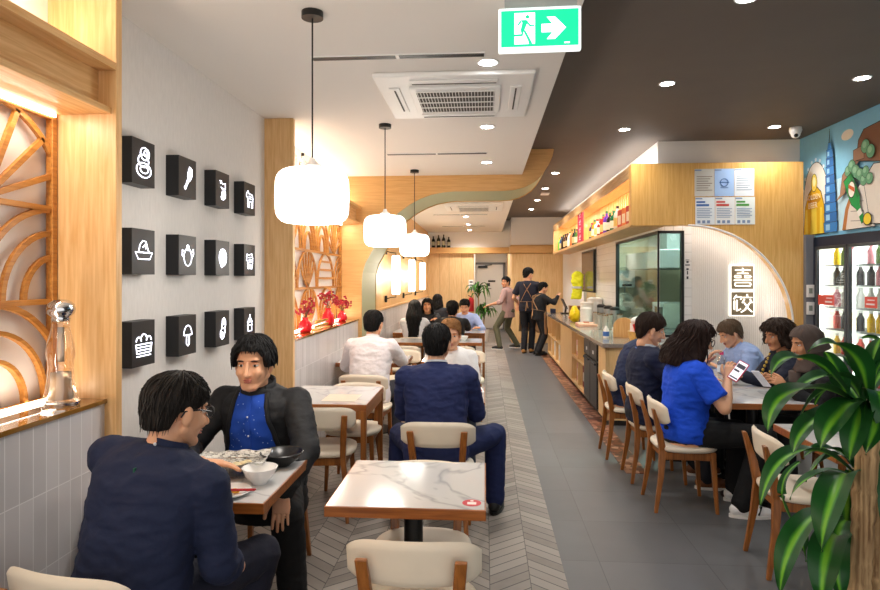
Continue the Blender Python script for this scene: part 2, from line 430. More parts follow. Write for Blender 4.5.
d = struct(MB().bb(-.29, .57, 19.93, 19.98, .02, 2.06).build('door_1', M('door_white', '#e9e9e8', .4, var=.02)))
mb = MB()
mb.bb(-.36, -.29, 19.9, 20, 0, 2.13); mb.bb(.57, .645, 19.9, 20, 0, 2.13); mb.bb(-.36, .645, 19.9, 20, 2.06, 2.13)
mb.build('door_frame', M('door_frame_grey', '#6f7277', .4), d)
MB().bb(-.22, .08, 19.86, 19.93, 1.95, 2.02).bar((.0, 19.84, 2.03), (.22, 19.86, 2.05), .02).build('door_closer', black, d)
MB().bb(.1, .33, 19.922, 19.93, 1.50, 1.56).bb(.06, .16, 19.922, 19.93, 1.37, 1.47).bb(.1, .2, 19.922, 19.93, 1.28, 1.30).build('door_lettering', M('ink_dark', '#33353b', .6), d)
s = tag(MB().bb(-.43, -.30, 16.385, 16.398, 1.30, 1.58).build('notice', [M('paper_white', '#f4f4f2', .6, var=.02)]), 'small white notice on the oak panel left of the back door', 'notice')
MB().bb(-.405, -.325, 16.38, 16.386, 1.50, 1.54).bb(-.40, -.33, 16.38, 16.386, 1.44, 1.455).bb(-.40, -.33, 16.38, 16.386, 1.36, 1.40).build('print', M('ink_grey', '#5a5d63', .6), s)
# ---- right block: kitchen -------------------------------------------
struct(MB().bb(1.93, 1.98, 9.33, 11.0, 0, 2.8).build('wall_right_kitchen', tileK))
struct(MB().bb(1.93, 1.98, 7.1, 9.33, 0, .95).build('wall_right_kitchen', tileK))
struct(MB().bb(1.93, 1.98, 7.1, 9.33, 2.14, 2.84).build('wall_right_kitchen', tileK))
struct(MB().bb(1.93, 1.98, 11.0, 15.6, 2.05, 2.84).build('wall_right_kitchen', white_paint))
struct(MB().bb(1.93, 1.98, 12.3, 15.6, 0, 2.05).build('wall_right_kitchen', white_paint))
struct(MB().bb(1.93, 3.46, 7.1, 7.15, 2.80, 3.14).build('wall_right_front', white_paint))
struct(MB().bb(1.93, 1.98, 7.15, 15.6, 2.80, 3.14).build('wall_right_kitchen', white_paint))
struct(MB().bb(1.93, 2.21, 7.1, 7.15, 0, .95).build('wall_right_front', tileKx))
struct(MB().bb(1.93, 2.21, 7.1, 7.15, 2.14, 2.84).build('wall_right_front', tileKx))
struct(MB().bb(2.21, 2.30, 7.1, 7.15, 0, 2.84).build('wall_right_front', tileKx))
def mk_flute():
    m, nt, bs = nodes_of('fluted_white')
    tc = N(nt, 'ShaderNodeTexCoord'); wv = N(nt, 'ShaderNodeTexWave'); wv.inputs['Scale'].default_value = 14; wv.bands_direction = 'X'; wv.inputs['Distortion'].default_value = 1.2; wv.inputs['Detail Scale'].default_value = 4
    nt.links.new(tc.outputs['Object'], wv.inputs['Vector'])
    nt.links.new(mix(nt, wv.outputs['Fac'], C('#ddd8d1'), C('#ebe7e1')), bs.inputs['Base Color']); bs.inputs['Roughness'].default_value = .8
    bump(nt, bs, wv.outputs['Fac'], .3, .01)
    return m
struct(MB().bb(2.30, 3.46, 7.1, 7.15, 0, 2.84).build('wall_right_front', mk_flute()))
# wood front with the round cut-out
YF = 6.75
ac = arc(2.15, 1.08, 1.075, 1.09, 90, 0, 28)
pts = [(1.56, 2.175), (1.60, 2.17)]+ac+[(3.225, 0), (3.325, 0), (3.325, 2.83), (1.56, 2.83)]
struct(MB().prism(pts, 'Y', YF, YF+.12).build('wall_right_front', oak_r))
mb = MB(); mb.tube([(p[0]+.0, YF+.004, p[1]) for p in ac]+[(3.225, YF+.004, 0)], .011, 6); struct(mb.build('trim_10', white_paint))
mb = MB(); mb.tube([(p[0]+.03, YF+.16, p[1]+.03) for p in ac], .012, 6); struct(mb.build('trim_11', led_white))
for k in range(7):
    a = R(90-k*15); point((2.15+1.0*math.cos(a), YF+.22, 1.08+1.0*math.sin(a)), .2, (1, .97, .92), .04)
# underside of the front, wall nib beside the fridge
struct(MB().bb(1.60, 3.325, YF+.12, 7.1, 2.80, 2.83).build('trim_12', oak_r))
# long shelf above the counter
mb = MB()
mb.bb(1.565, 1.93, 6.87, 14.4, 2.165, 2.21); mb.bb(1.565, 1.95, 6.87, 14.4, 2.76, 2.83); mb.bb(1.565, 1.93, 14.36, 14.4, 2.2, 2.8)
struct(mb.build('trim_13', oakY, bevel=.004))
mb = MB()
for i in range(60):
    y = 6.95+i*.122; mb.bb(1.90, 1.93, y, y+.05, 2.21, 2.76)
struct(mb.build('trim_14', oak_r))
struct(MB().bb(1.92, 1.94, 6.9, 14.36, 2.21, 2.76).build('wall_right_kitchen', M('shelf_glow', '#fff6e4', .6, emit='#fff0d6', es=1.0, var=.0)))
struct(MB().bb(1.565, 1.585, 6.87, 14.36, 2.69, 2.76).build('trim_15', oakY))
struct(MB().bb(1.592, 1.61, 6.95, 14.3, 2.75, 2.76).build('trim_15', led))
struct(MB().bb(1.80, 1.82, 6.95, 14.3, 2.831, 2.84).build('trim_15', led_white))
area((1.76, 10.6, 2.86), .05, 16, (1, .97, .93), (R(180), R(25), 0), 7.2)
area((1.66, 10.6, 2.74), .05, 24, (1, .95, .84), (0, 0, 0), 7.2)
# windows (kitchen glass)
w1 = struct(MB().bb(1.95, 1.956, 7.14, 9.31, .97, 2.12).build('window_1', pane))
mb = MB()
for (y0, y1, z0, z1) in ((7.1, 9.33, 2.11, 2.14), (7.1, 9.33, .95, .98), (9.30, 9.33, .95, 2.14)): mb.bb(1.925, 1.975, y0, y1, z0, z1)
mb.build('window_frame', black, w1)
w2 = struct(MB().bb(1.96, 2.19, 7.12, 7.126, .97, 2.12).build('window_2', pane))
mb = MB(); mb.bb(1.925, 1.945, 7.09, 7.11, .95, 2.14); mb.bb(2.185, 2.215, 7.09, 7.15, .95, 2.14); mb.bb(1.93, 2.2, 7.09, 7.15, 2.11, 2.14); mb.bb(1.93, 2.2, 7.09, 7.15, .95, .98)
mb.build('window_frame', black, w2)
# kitchen shell
struct(MB().bb(3.4, 3.46, 7.15, 15.6, 0, 3.14).build('wall_right_kitchen', M('kitchen_grey', '#b9bcb8', .5, var=.05, nscale=3)))
struct(MB().bb(1.98, 3.4, 11.05, 11.1, 0, 2.9).build('wall_right_kitchen', M('kitchen_tan', '#c9bda4', .5, var=.05, nscale=3)))
struct(MB().bb(1.98, 3.4, 7.15, 15.6, 2.85, 2.9).build('ceiling', white_paint))
area((2.7, 9.0, 2.8), 1.0, 240, (.95, 1, .97)); area((2.6, 13, 2.8), 1.0, 40)
# ---- right wall with mural, fridge alcove ---------------------------
struct(MB().bb(3.46, 3.6, 2.2, 7.15, 2.028, 3.14).build('wall_right', M('mural_ground', '#7fc3e6', .7, var=.12, nscale=2.5)))
struct(MB().bb(4.15, 4.2, -1.2, 7.1, 0, 3.14).build('wall_right', M('alcove', '#3b3c40', .6)))
struct(MB().bb(3.325, 3.41, 6.70, 7.1, 0, 2.06).build('wall_right', M('nib_grey', '#77787d', .55, var=.04)))
struct(MB().bb(3.41, 4.2, 6.95, 7.1, 0, 2.06).build('wall_right', M('nib_grey')))
def mk_strip():
    m, nt, bs = nodes_of('red_marble_strip'); v = N(nt, 'ShaderNodeTexVoronoi'); v.inputs['Scale'].default_value = 16; nt.links.new(coords(nt), v.inputs['Vector'])
    sp = N(nt, 'ShaderNodeSeparateColor'); nt.links.new(v.outputs['Color'], sp.inputs[0])
    r = N(nt, 'ShaderNodeValToRGB'); e = r.color_ramp.elements; e[0].position = .2; e[0].color = C('#3f2319'); e[1].position = .9; e[1].color = C('#b58a72'); q = e.new(.55); q.color = C('#7d3c26')
    nt.links.new(sp.outputs[0], r.inputs['Fac']); nt.links.new(r.outputs['Color'], bs.inputs['Base Color']); bs.inputs['Roughness'].default_value = .3
    return m
struct(MB().bb(1.16, 1.34, 5.2, 13.4, 0, .006).build('trim_16', mk_strip()))
# ================================================================== FIXTURES
shade_mat = EM('lamp_shade_glow', '#fffaf2', 2.6)
def pendant(y, label):
    x = -.80; t = thing('pendant_lamp', label, 'lamp', (x, y, 1.86), group='white lantern pendants over the left tables')
    r, h = .168, .246
    prof = [(.0, 0), (.09, .0)] + [(r-.055+.055*math.cos(R(a)), .06+.06*math.sin(R(a))) for a in range(-90, 1, 15)] + [(r+.002, h/2)] + [(r-.055+.055*math.cos(R(a)), h-.06+.06*math.sin(R(a))) for a in range(0, 91, 15)] + [(.04, h), (0, h)]
    MB().lathe(prof, seg=40, cap=False).build('lamp_shade', shade_mat, t, 180)
    MB().lathe([(0, h-.002), (.045, h-.002), (.04, h+.02), (.018, h+.035), (.012, h+.055), (0, h+.055)], cap=False).build('neck', white_paint, t, 40)
    MB().cyl((0, 0, h+.05), (0, 0, .95), .004, seg=8).build('cord', black, t, 60)
    MB().cyl((0, 0, .95), (0, 0, .98), .05, seg=28).build('ceiling_rose', black, t, 40)
    point((x, y, 1.80), 10, (1, .95, .88), .15)
    return t
pendant(2.83, 'large white lantern pendant nearest the camera, hung on a black cord')
pendant(4.93, 'middle white lantern pendant, second of the row along the left tables')
pendant(7.02, 'farthest white lantern pendant, hung in front of the arch opening')
def downlight(x, y, z, label, grp, p=20):
    t = thing('downlight', label, 'ceiling light', (x, y, z), group=grp)
    MB().lathe([(.05, -.003), (.062, -.006), (.066, 0), (.05, 0)], cap=False).build('trim_ring', white_paint, t, 40)
    MB().lathe([(0, -.004), (.05, -.004), (.05, -.001), (0, -.001)], cap=False).build('lens', EM('downlight_glow', '#ffffff', 25), t, 40)
    spot((x, y, z-.02), p, (1, .97, .93), 150)
for i, (x, y) in enumerate([(.017, 3.56), (.017, 5.06), (.017, 6.6), (-.38, 12.3), (-.38, 14.1), (-.38, 15.7)]):
    downlight(x, y, 2.84, 'recessed downlight in the white ceiling, %s of the row from the camera' % ORD[i], 'downlights in the white ceiling', 26 if y < 8 else 70)
for i, (x, y) in enumerate([(1.43, 3.51), (1.43, 5.0), (1.43, 6.5)]):
    downlight(x, y, 3.14, 'recessed downlight in the dark ceiling over the aisle, %s from the camera' % ORD[i], 'downlights in the dark ceiling', 32)
for i, (x, y) in enumerate([(2.88, 4.97), (2.92, 6.5)]):
    downlight(x, y, 3.14, 'recessed downlight in the dark ceiling on the mural side, %s' % ('nearer one' if i == 0 else 'beside the security camera'), 'downlights in the dark ceiling', 32)
for i, y in enumerate([9.1, 10.65, 12.2, 13.8]):
    downlight(1.02, y, 3.14, 'small far downlight in the dark ceiling beyond the arch, %s of four from the front' % ORD[i], 'downlights in the dark ceiling', 50)
def cassette(y, label):
    x = -.19; t = thing('air_conditioner', label, 'air conditioner', (x, y, 2.84), group='ceiling cassette air conditioners')
    wp = M('ac_plastic', '#f2f1ef', .45, var=.02)
    MB().bb(-.49, .49, -.49, .49, -.03, 0).build('panel', wp, t, bevel=.012)
    MB().bb(-.29, .29, -.29, .29, -.046, -.03).build('grille_frame', wp, t, bevel=.006)
    MB().bb(-.25, .25, -.24, .24, -.049, -.045).build('grille_void', M('ac_void', '#54504b', .8), t)
    mb = MB()
    for i in range(25): mb.bb(-.245+i*.0204, -.2415+i*.0204, -.24, .24, -.052, -.048)
    for i in range(5): mb.bb(-.25, .25, -.245+i*.12, -.235+i*.12, -.054, -.048)
    mb.build('grille_slats', wp, t)
    for (a, b, c, d) in ((-.27, .27, -.42, -.35), (-.27, .27, .35, .42), (-.42, -.35, -.27, .27), (.35, .42, -.27, .27)):
        f = MB().bb(a, b, c, d, -.038, -.03).build('louvre', wp, t, bevel=.004)
        hx = b-a > d-c
        MB().bb(a+.01, b-.01, (c+d)/2+(.02 if hx else -.2), (c+d)/2+(.03 if hx else .2), -.041, -.037).build('slot', M('ac_void'), f) if hx else MB().bb((a+b)/2-.005, (a+b)/2+.005, c+.03, d-.03, -.041, -.037).build('slot', M('ac_void'), f)
    return t
cassette(4.17, 'large white ceiling cassette air conditioner nearest the camera')
cassette(10.6, 'white ceiling cassette air conditioner beyond the arch')
for (y, x0, x1, lb) in ((3.42, -.97, .0, 'black slot air diffuser in the white ceiling in front of the near air conditioner'), (6.1, -.97, .02, 'black slot air diffuser in the white ceiling before the arch'), (11.9, -1.0, .05, 'black slot air diffuser beyond the arch, nearer of two'), (14.5, -1.0, .0, 'black slot air diffuser beyond the arch, by the back wall')):
    t = thing('slot_diffuser', lb, 'air vent', ((x0+x1)/2, y, 2.84))
    h = (x1-x0)/2
    MB().bb(-h, h, -.03, .03, -.006, 0).build('frame', M('ac_plastic'), t)
    for a in (-1, 1):
        MB().bb(-h+.005 if a < 0 else .01, -.01 if a < 0 else h-.005, -.022, -.004, -.009, -.004).bb(-h+.005 if a < 0 else .01, -.01 if a < 0 else h-.005, .004, .022, -.009, -.004).build('slot', black, t)
# exit sign
t = thing('exit_sign', 'green exit sign with running figure and arrow hung from the ceiling edge', 'exit sign', (.235, 2.70, 2.585), R(-1.5))
gm = EM('exit_green', '#0fc486', 1.0); wm = EM('exit_white', '#ffffff', 1.15)
MB().bb(-.177, .177, 0, .03, 0, .19).build('housing', EM('exit_housing', '#eef4f2', .75), t, bevel=.006)
MB().bb(-.165, .165, -.003, 0, .02, .176).build('panel', gm, t)
MB().bb(-.15, .16, .0, .04, .19, .25).build('mount', M('mount_grey', '#b6bcbd', .5), t)
def decal(mb, pts, y): mb.poly([(p[0], y, p[1]) for p in pts]); return mb
mb = MB(); yq = -.0036
decal(mb, [(-.108, .03), (-.02, .03), (-.02, .165), (-.108, .165)], yq)
decal(mb, [(.008, .078), (.055, .078), (.03, .048), (.065, .048), (.112, .096), (.065, .144), (.03, .144), (.055, .114), (.008, .114)], yq)
decal(mb, [(.105, .028), (.128, .028), (.128, .034), (.105, .034)], yq)
mb.build('lettering', wm, t)
mb = MB(); yq = -.0042
decal(mb, [(-.052+.0085*math.cos(R(a)), .147+.0085*math.sin(R(a))) for a in range(0, 360, 30)], yq)
for p in ([(-.082, .134), (-.056, .134), (-.05, .128), (-.066, .086), (-.082, .09), (-.074, .122)], [(-.082, .134), (-.097, .112), (-.091, .110), (-.078, .124)], [(-.056, .134), (-.038, .112), (-.022, .112), (-.022, .106), (-.042, .105), (-.06, .124)],
          [(-.082, .095), (-.078, .074), (-.118, .072), (-.122, .064), (-.072, .064), (-.068, .09)], [(-.072, .092), (-.06, .088), (-.036, .042), (-.03, .03), (-.046, .03), (-.05, .045)]):
    decal(mb, p, yq)
mb.build('running_figure', gm, t)
# security camera
t = thing('security_camera', 'white dome security camera on the dark ceiling above the mural corner', 'camera', (3.15, 6.55, 3.14))
MB().lathe([(0, 0), (.055, 0), (.06, -.03), (.05, -.06), (0, -.06)], cap=False).build('base', white_paint, t, 40)
MB().ell((0, 0, -.065), (.045, .045, .045)).build('dome', white_paint, t, 180)
MB().ell((-.01, -.03, -.085), (.02, .02, .02)).build('lens', black, t, 180)
o = tag(MB().bb(1.0, 1.15, 11.15, 11.35, 3.115, 3.14).build('smoke_detector', white_paint, bevel=.01), 'small white rectangular detector on the dark ceiling beyond the arch', 'detector')
# ------------------------------------------------------------------ wall light boxes with glowing icons
icon = EM('icon_glow', '#f0f1ff', 2.6)
def ci(cx, cy, rx, ry=None, a0=0, a1=360, n=18): return arc(cx, cy, rx, ry or rx, a0, a1, n)
ICONS = {
 'steamed bun': [ci(.05, .25, .22, .17), ci(-.02, .05, .26, .17), ci(.0, -.2, .36, .2), ci(.02, -.18, .2, .1), ci(.1, .28, .08)],
 'drumstick': [[(.12, .36), (.26, .3), (.28, .1), (.16, -.05), (.02, -.14), (-.1, -.3), (-.16, -.38), (-.22, -.32), (-.12, -.22), (0, -.02), (.02, .18), (.12, .36)], [(.14, .25), (.18, .1), (.1, 0)]],
 'curled prawn': [[(-.25, .3), (0, .2), (.2, .25), (.22, .05), (0, .02), (-.15, .08)], ci(.02, -.15, .2, .2, 120, -150), ci(.02, -.15, .1, .1), [(-.1, -.35), (.1, -.32), (.22, -.2)], [(-.2, .2), (-.1, .3)]],
 'standing cow': [[(-.32, .2), (-.2, .3), (-.1, .2), (.25, .18), (.32, .05), (.28, -.35), (.18, -.35), (.16, -.1), (-.08, -.1), (-.1, -.35), (-.2, -.35), (-.2, 0), (-.36, .08), (-.32, .2)], [(-.1, .1), (.15, .08)], [(-.1, .02), (.15, .0)]],
 'boat dish': [[(-.42, -.02), (.42, -.02), (.3, -.2), (-.28, -.2), (-.42, -.02)], [(-.25, .0), (-.2, .18), (-.05, .3), (.1, .28), (.18, .12), (.25, 0)], [(-.05, .12), (.05, .2), (.1, .08)]],
 'teapot': [ci(0, -.06, .25, .27, 60, -240), [(-.14, .16), (.14, .16)], ci(0, .26, .06), [(-.2, .1), (-.36, .16), (-.36, -.02), (-.26, -.05)], [(.22, .08), (.36, .2), (.38, .04), (.26, -.08)], [(-.14, .17), (0, .24), (.14, .17)]],
 'cut of meat': [ci(0, .02, .3, .3), ci(.0, .05, .22, .2), ci(.05, .1, .12, .1), [(-.2, -.2), (-.1, -.34), (.05, -.25)], [(-.25, .0), (.2, -.1)]],
 'fat pig': [[(-.3, .24), (-.1, .2), (.2, .26), (.3, .1), (.28, -.12), (.2, -.34), (.1, -.34), (.08, -.16), (-.08, -.16), (-.1, -.34), (-.2, -.34), (-.22, -.08), (-.34, 0), (-.3, .24)], [(-.12, .1), (.14, .12)], [(-.12, 0), (.16, .02)], [(-.1, -.08), (.16, -.06)]],
 'basket of dumplings': [[(-.4, -.02), (.4, -.02), (.34, -.26), (-.34, -.26), (-.4, -.02)], ci(-.25, .06, .12, .12, 0, 180), ci(0, .1, .15, .15, 0, 180), ci(.25, .06, .12, .12, 0, 180), [(-.38, -.1), (.38, -.1)], [(-.36, -.18), (.36, -.18)], [(-.35, -.34), (.35, -.34)]],
 'mushroom': [ci(0, .0, .26, .3, 0, 180)+[(-.26, 0), (.26, 0)], [(-.08, 0), (-.09, -.28), (0, -.34), (.09, -.28), (.08, 0)]],
 'peanut': [[(.1, .38), (.22, .28), (.24, .12), (.16, 0), (.18, -.14), (.08, -.32), (-.06, -.38), (-.2, -.28), (-.2, -.12), (-.08, 0), (-.06, .16), (-.04, .3), (.1, .38)], ci(.08, .2, .07), ci(-.04, -.2, .07), [(-.02, .02), (.1, -.02)]],
 'lidded pot': [[(-.18, .12), (.18, .12), (.2, -.3), (-.2, -.3), (-.18, .12)], [(-.26, .06), (.26, .06)], [(-.26, -.06), (.26, -.06)], [(-.14, .14), (0, .28), (.14, .14)], [(0, .28), (0, .36)]],
}
names = list(ICONS); bx = M('light_box_black', '#1b1c1f', .45, var=.05)
rows_, cols_ = [2.155, 1.73, 1.293], [2.855, 3.295, 3.75, 4.195]
RW = ['top', 'middle', 'bottom']
for r in range(3):
    for c in range(4):
        nm = names[r*4+c]
        t = thing('light_box', 'black wall box with glowing %s icon, %s row, %s column from camera' % (nm, RW[r], ORD[c]), 'wall light', (-1.70, cols_[c], rows_[r]), group='black icon light boxes on the left wall')
        MB().bb(.0, .072, -.1, .1, -.108, .108).build('case', bx, t, bevel=.0015)
        mb = MB()
        for st in ICONS[nm]:
            closed = st[0] == st[-1]
            p = [(.0725, a*.175, b*.175) for a, b in (st[:-1] if closed else st)]
            mb.tube(p, .0027, 5, closed=closed)
        if nm in ('cut of meat', 'drumstick'):
            st = ICONS[nm][0]; f0 = [(.0727, a*.175, b*.175) for a, b in st[:-1]]
            v = mb.bm.faces.new([mb.bm.verts.new(p) for p in f0]); v.normal_update()
            bmesh.ops.triangulate(mb.bm, faces=[v])
        mb.build('icon', icon, t)
    # soft wash on the wall
for c in range(4): pass
# ------------------------------------------------------------------ wall sconces beyond the arch
sc_mat = EM('sconce_glow', '#fff6e6', 4)
for i, y in enumerate((9.25, 11.27, 13.2)):
    t = thing('wall_sconce', 'tall glowing lantern sconce on the oak wall beyond the arch, %s from the arch' % ORD[i], 'wall light', (-1.5, y, 1.66), group='lantern sconces on the left wall')
    MB().lathe([(0, -.29), (.05, -.29), (.06, -.28), (.06, .28), (.05, .29), (0, .29)], c=(.165, 0, 0), cap=False).build('lamp_shade', sc_mat, t, 40)
    for z in (-.36, .36):
        b = MB().bb(0, .03, -.03, .03, z-.05, z+.05).build('bracket', black, t, bevel=.004)
        MB().tube([(.02, 0, z), (.08, 0, z-.02*(1 if z > 0 else -1)), (.165, 0, z-.03*(1 if z > 0 else -1)), (.165, 0, z*.8)], .007, 6).build('arm', black, b, 60)
    point((-1.22, y, 1.66), 15, (1, .9, .72), .1)
# ================================================================== FURNITURE
def make_chair(label, loc, rz, grp):
    t = thing('dining_chair', label, 'chair', loc, rz, grp)
    # seat: rounded pad
    def sq(a, k, rx, ry): 
        c, s = math.cos(a), math.sin(a); e = 2/2.9
        return (k*rx*math.copysign(abs(c)**e, c), k*ry*math.copysign(abs(s)**e, s))
    rings = []
    for z, k in ((.418, .955), (.424, .985), (.436, 1.0), (.449, .985), (.456, .93), (.459, .8), (.460, .4)):
        rings.append([(sq(2*math.pi*j/36, k, .215, .21)[0], sq(2*math.pi*j/36, k, .215, .21)[1], z) for j in range(36)])
    MB().loft(rings).build('seat', cream, t, 50)
    mb = MB()
    mb.bar((-.165, .145, .385), (.165, .145, .385), .022, .05); mb.bar((-.15, -.165, .385), (.15, -.165, .385), .022, .05)
    for s in (-1, 1): mb.bar((s*.165, .145, .385), (s*.152, -.17, .385), .022, .05)
    mb.bb(-.15, .15, -.15, .14, .405, .419)
    mb.build('seat_frame', walnut, t, bevel=.003)
    def leg(pts, w0):
        mb = MB(); rings = []
        for (p, w, d) in pts: rings.append([(p[0]+a*w/2, p[1]+b*d/2, p[2]) for a, b in ((1, 1), (-1, 1), (-1, -1), (1, -1))])
        mb.loft(rings); return mb
    for s in (-1, 1):
        leg([((s*.178, .175, 0), .022, .022), ((s*.172, .16, .2), .03, .03), ((s*.165, .148, .418), .034, .036)], 0).build('leg', walnut, t, bevel=.004)
        leg([((s*.178, -.235, 0), .022, .024), ((s*.160, -.195, .25), .032, .036), ((s*.142, -.18, .42), .036, .046), ((s*.148, -.204, .55), .040, .04), ((s*.160, -.248, .708), .040, .02)], 0).build('leg', walnut, t, bevel=.004)
    # curved back pad
    def pad(u, v, out):
        x = (u-.5)*.45; z = .602+v*.145
        cu = abs(u-.5)*2; cv = abs(v-.5)*2
        k = (cu**7)
        z = .6735+(z-.6735)*(1-.42*k) + .010*(1-cu*cu)*(1 if v > .5 else -.25)
        y = -.205-.018*(v)+.055*cu*cu
        th = .016*math.sqrt(max(0, 1-max(cu**10, cv**5)))
        return V((x, y+(th if out else -th), z))
    mb = MB(); mb.grid(lambda u, v: pad(u, v, True), 28, 10); mb.grid(lambda u, v: pad(u, v, False), 28, 10)
    bmesh.ops.remove_doubles(mb.bm, verts=mb.bm.verts, dist=.0008)
    mb.build('backrest', cream, t, 70)
    return t
_ch = [None]
def chair(x, y, deg, label, grp='cream padded dining chairs'):
    if _ch[0] is None:
        _ch[0] = make_chair(label, (x, y, 0), R(deg), grp); return _ch[0]
    return dup(_ch[0], (x, y, 0), R(deg), label)
def table(x0, x1, y0, y1, label, style='pedestal', h=.75):
    cx, cy = (x0+x1)/2, (y0+y1)/2; a, b = (x1-x0)/2, (y1-y0)/2
    t = thing('dining_table', label, 'table', (cx, cy, 0), 0, 'marble topped dining tables')
    top = MB().bb(-a, a, -b, b, h-.042, h-.001).build('tabletop', edge_wood, t, bevel=.003)
    e = .006
    mb = MB(); mb.bb(-a+e, a-e, -b+e, b-e, h-.004, h); mb.build('marble_inlay', marble, top)
    if style == 'pedestal':
        MB().cyl((0, 0, .02), (0, 0, h-.042), .04, seg=24).build('pedestal', black, t, 40)
        MB().lathe([(0, 0), (.21, 0), (.21, .008), (.05, .022), (0, .022)], cap=False).build('base', black, t, 40)
        MB().bb(-.17, .17, -.17, .17, h-.052, h-.042).build('mount_plate', black, t)
    else:
        for sx in (-1, 1):
            for sy in (-1, 1):
                MB().bb(sx*a-sx*.04, sx*a-sx*.003, sy*b-sy*.04, sy*b-sy*.003, 0, h-.042).build('leg', walnut, t, bevel=.004)
        MB().bb(-a+.03, a-.03, -b+.008, -b+.028, h-.10, h-.042).bb(-a+.03, a-.03, b-.028, b-.008, h-.10, h-.042).bb(-a+.008, -a+.028, -b+.03, b-.03, h-.10, h-.042).bb(a-.028, a-.008, -b+.03, b-.03, h-.10, h-.042).build('apron', walnut, t)
    return t
XL0 = -1.515
table(XL0, -.835, 2.29, 2.90, 'marble topped table at the left wall with bowls and a paper basket on it')
tB = table(-.602, .004, 2.285, 2.88, 'empty marble topped table front centre with a red round sticker on its corner')
o = tag(MB().cyl((-.05, 2.355, .7502), (-.05, 2.355, .7508), .036, seg=32).build('table_sticker', M('sticker_red', '#c92f3c', .4, var=.03)), 'round red sticker on the corner of the empty front table', 'sticker')
MB().bb(-.067, -.033, 2.338, 2.362, .7508, .7511).bb(-.056, -.044, 2.37, 2.381, .7508, .7511).build('print', M('sticker_white', '#f3e4e2', .5), o)
table(-1.45, -.80, 4.14, 4.86, 'four-legged marble topped table at the left wall behind the man in the black jacket', 'legs')
table(-.60, .0, 4.27, 4.90, 'marble topped table in front of the man in the blue suit')
table(XL0, -.80, 6.20, 6.85, 'marble topped table at the left wall in front of the man in the white shirt')
table(-.66, -.06, 6.35, 6.93, 'marble topped table in the centre row behind the blond diner')
table(-1.46, -.72, 8.25, 8.85, 'marble topped table at the left wall before the long-haired woman')
table(-.70, -.04, 8.28, 8.88, 'marble topped table in the centre row before the diner in black')
table(-1.46, -.78, 9.75, 10.4, 'far marble topped table at the left wall between the two dark-haired women', 'legs')
table(-.66, .0, 9.75, 10.4, 'far marble topped table in the centre row with grey metal legs, near the door plant', 'legs')
table(1.64, 2.25, 4.37, 5.0, 'marble topped right-hand table nearest the camera with three phones held above it')
table(1.64, 2.25, 5.01, 5.62, 'middle marble topped table of the right-hand row')
table(1.64, 2.25, 5.63, 6.25, 'farthest marble topped table of the right-hand row beside the counter')
table(1.69, 2.30, 3.12, 3.78, 'empty marble topped table at the right behind the tall plant')
# chairs (deg: direction the sitter faces, 0 = away from the camera, counter-clockwise)
chair(-.235, 2.20, 0, 'front cream and wood chair in the foreground with its back to the camera')
chair(-.27, 2.655, 180, 'cream chair tucked under the empty front table, only its seat showing below the top')
chair(-1.19, 1.90, -11, 'cream chair at lower left under the man in the navy shirt')
chair(-1.2, 3.30, 178, 'cream chair under the man in the black jacket')
chair(-.28, 3.86, 0, 'cream chair under the man in the blue suit')
chair(-1.10, 4.22, 6, 'empty cream chair tucked in at the four-legged table, its back to the camera')
chair(-1.02, 4.78, 180, 'cream chair tucked under the far side of the four-legged table')
chair(-1.07, 5.62, -4, 'cream chair under the man in the white shirt')
chair(-.28, 5.20, 180, 'cream chair under the blond diner in the white T-shirt')
chair(-.36, 6.17, 0, 'cream chair behind the blond diner, its back to the camera')
chair(-.22, 7.15, 180, 'cream chair on the far side of the centre table behind the blond diner')
chair(-.98, 7.15, 180, 'cream chair beyond the table of the man in the white shirt')
chair(-1.05, 8.0, 0, 'cream chair on the near side of the left table before the long-haired woman')
chair(-.35, 8.0, 0, 'cream chair on the near side of the centre table before the diner in black')
chair(-1.05, 9.15, 0, 'cream chair under the long-haired woman in white')
chair(-.52, 9.15, 0, 'cream chair under the diner in black with their back turned')
chair(-1.0, 10.75, 180, 'cream chair under the dark-haired woman facing the camera')
chair(-.37, 10.75, 180, 'cream chair under the diner in pale blue')
chair(1.31, 5.76, -90, 'cream chair under the farthest navy-clad man on the right')
chair(1.38, 5.117, -90, 'cream chair under the navy-clad man with the lanyard')
chair(1.40, 4.515, -90, 'cream chair under the woman in the bright blue polo')
chair(1.75, 3.575, -94, 'empty cream chair at the right behind the plant leaves')
chair(2.58, 5.9, 90, 'cream chair under the man in the pale blue shirt')
chair(2.60, 5.27, 90, 'cream chair under the curly-haired woman')
chair(2.62, 4.66, 90, 'cream chair under the woman in the headscarf')
chair(2.50, 3.45, 90, 'empty cream chair at the right edge beyond the plant')
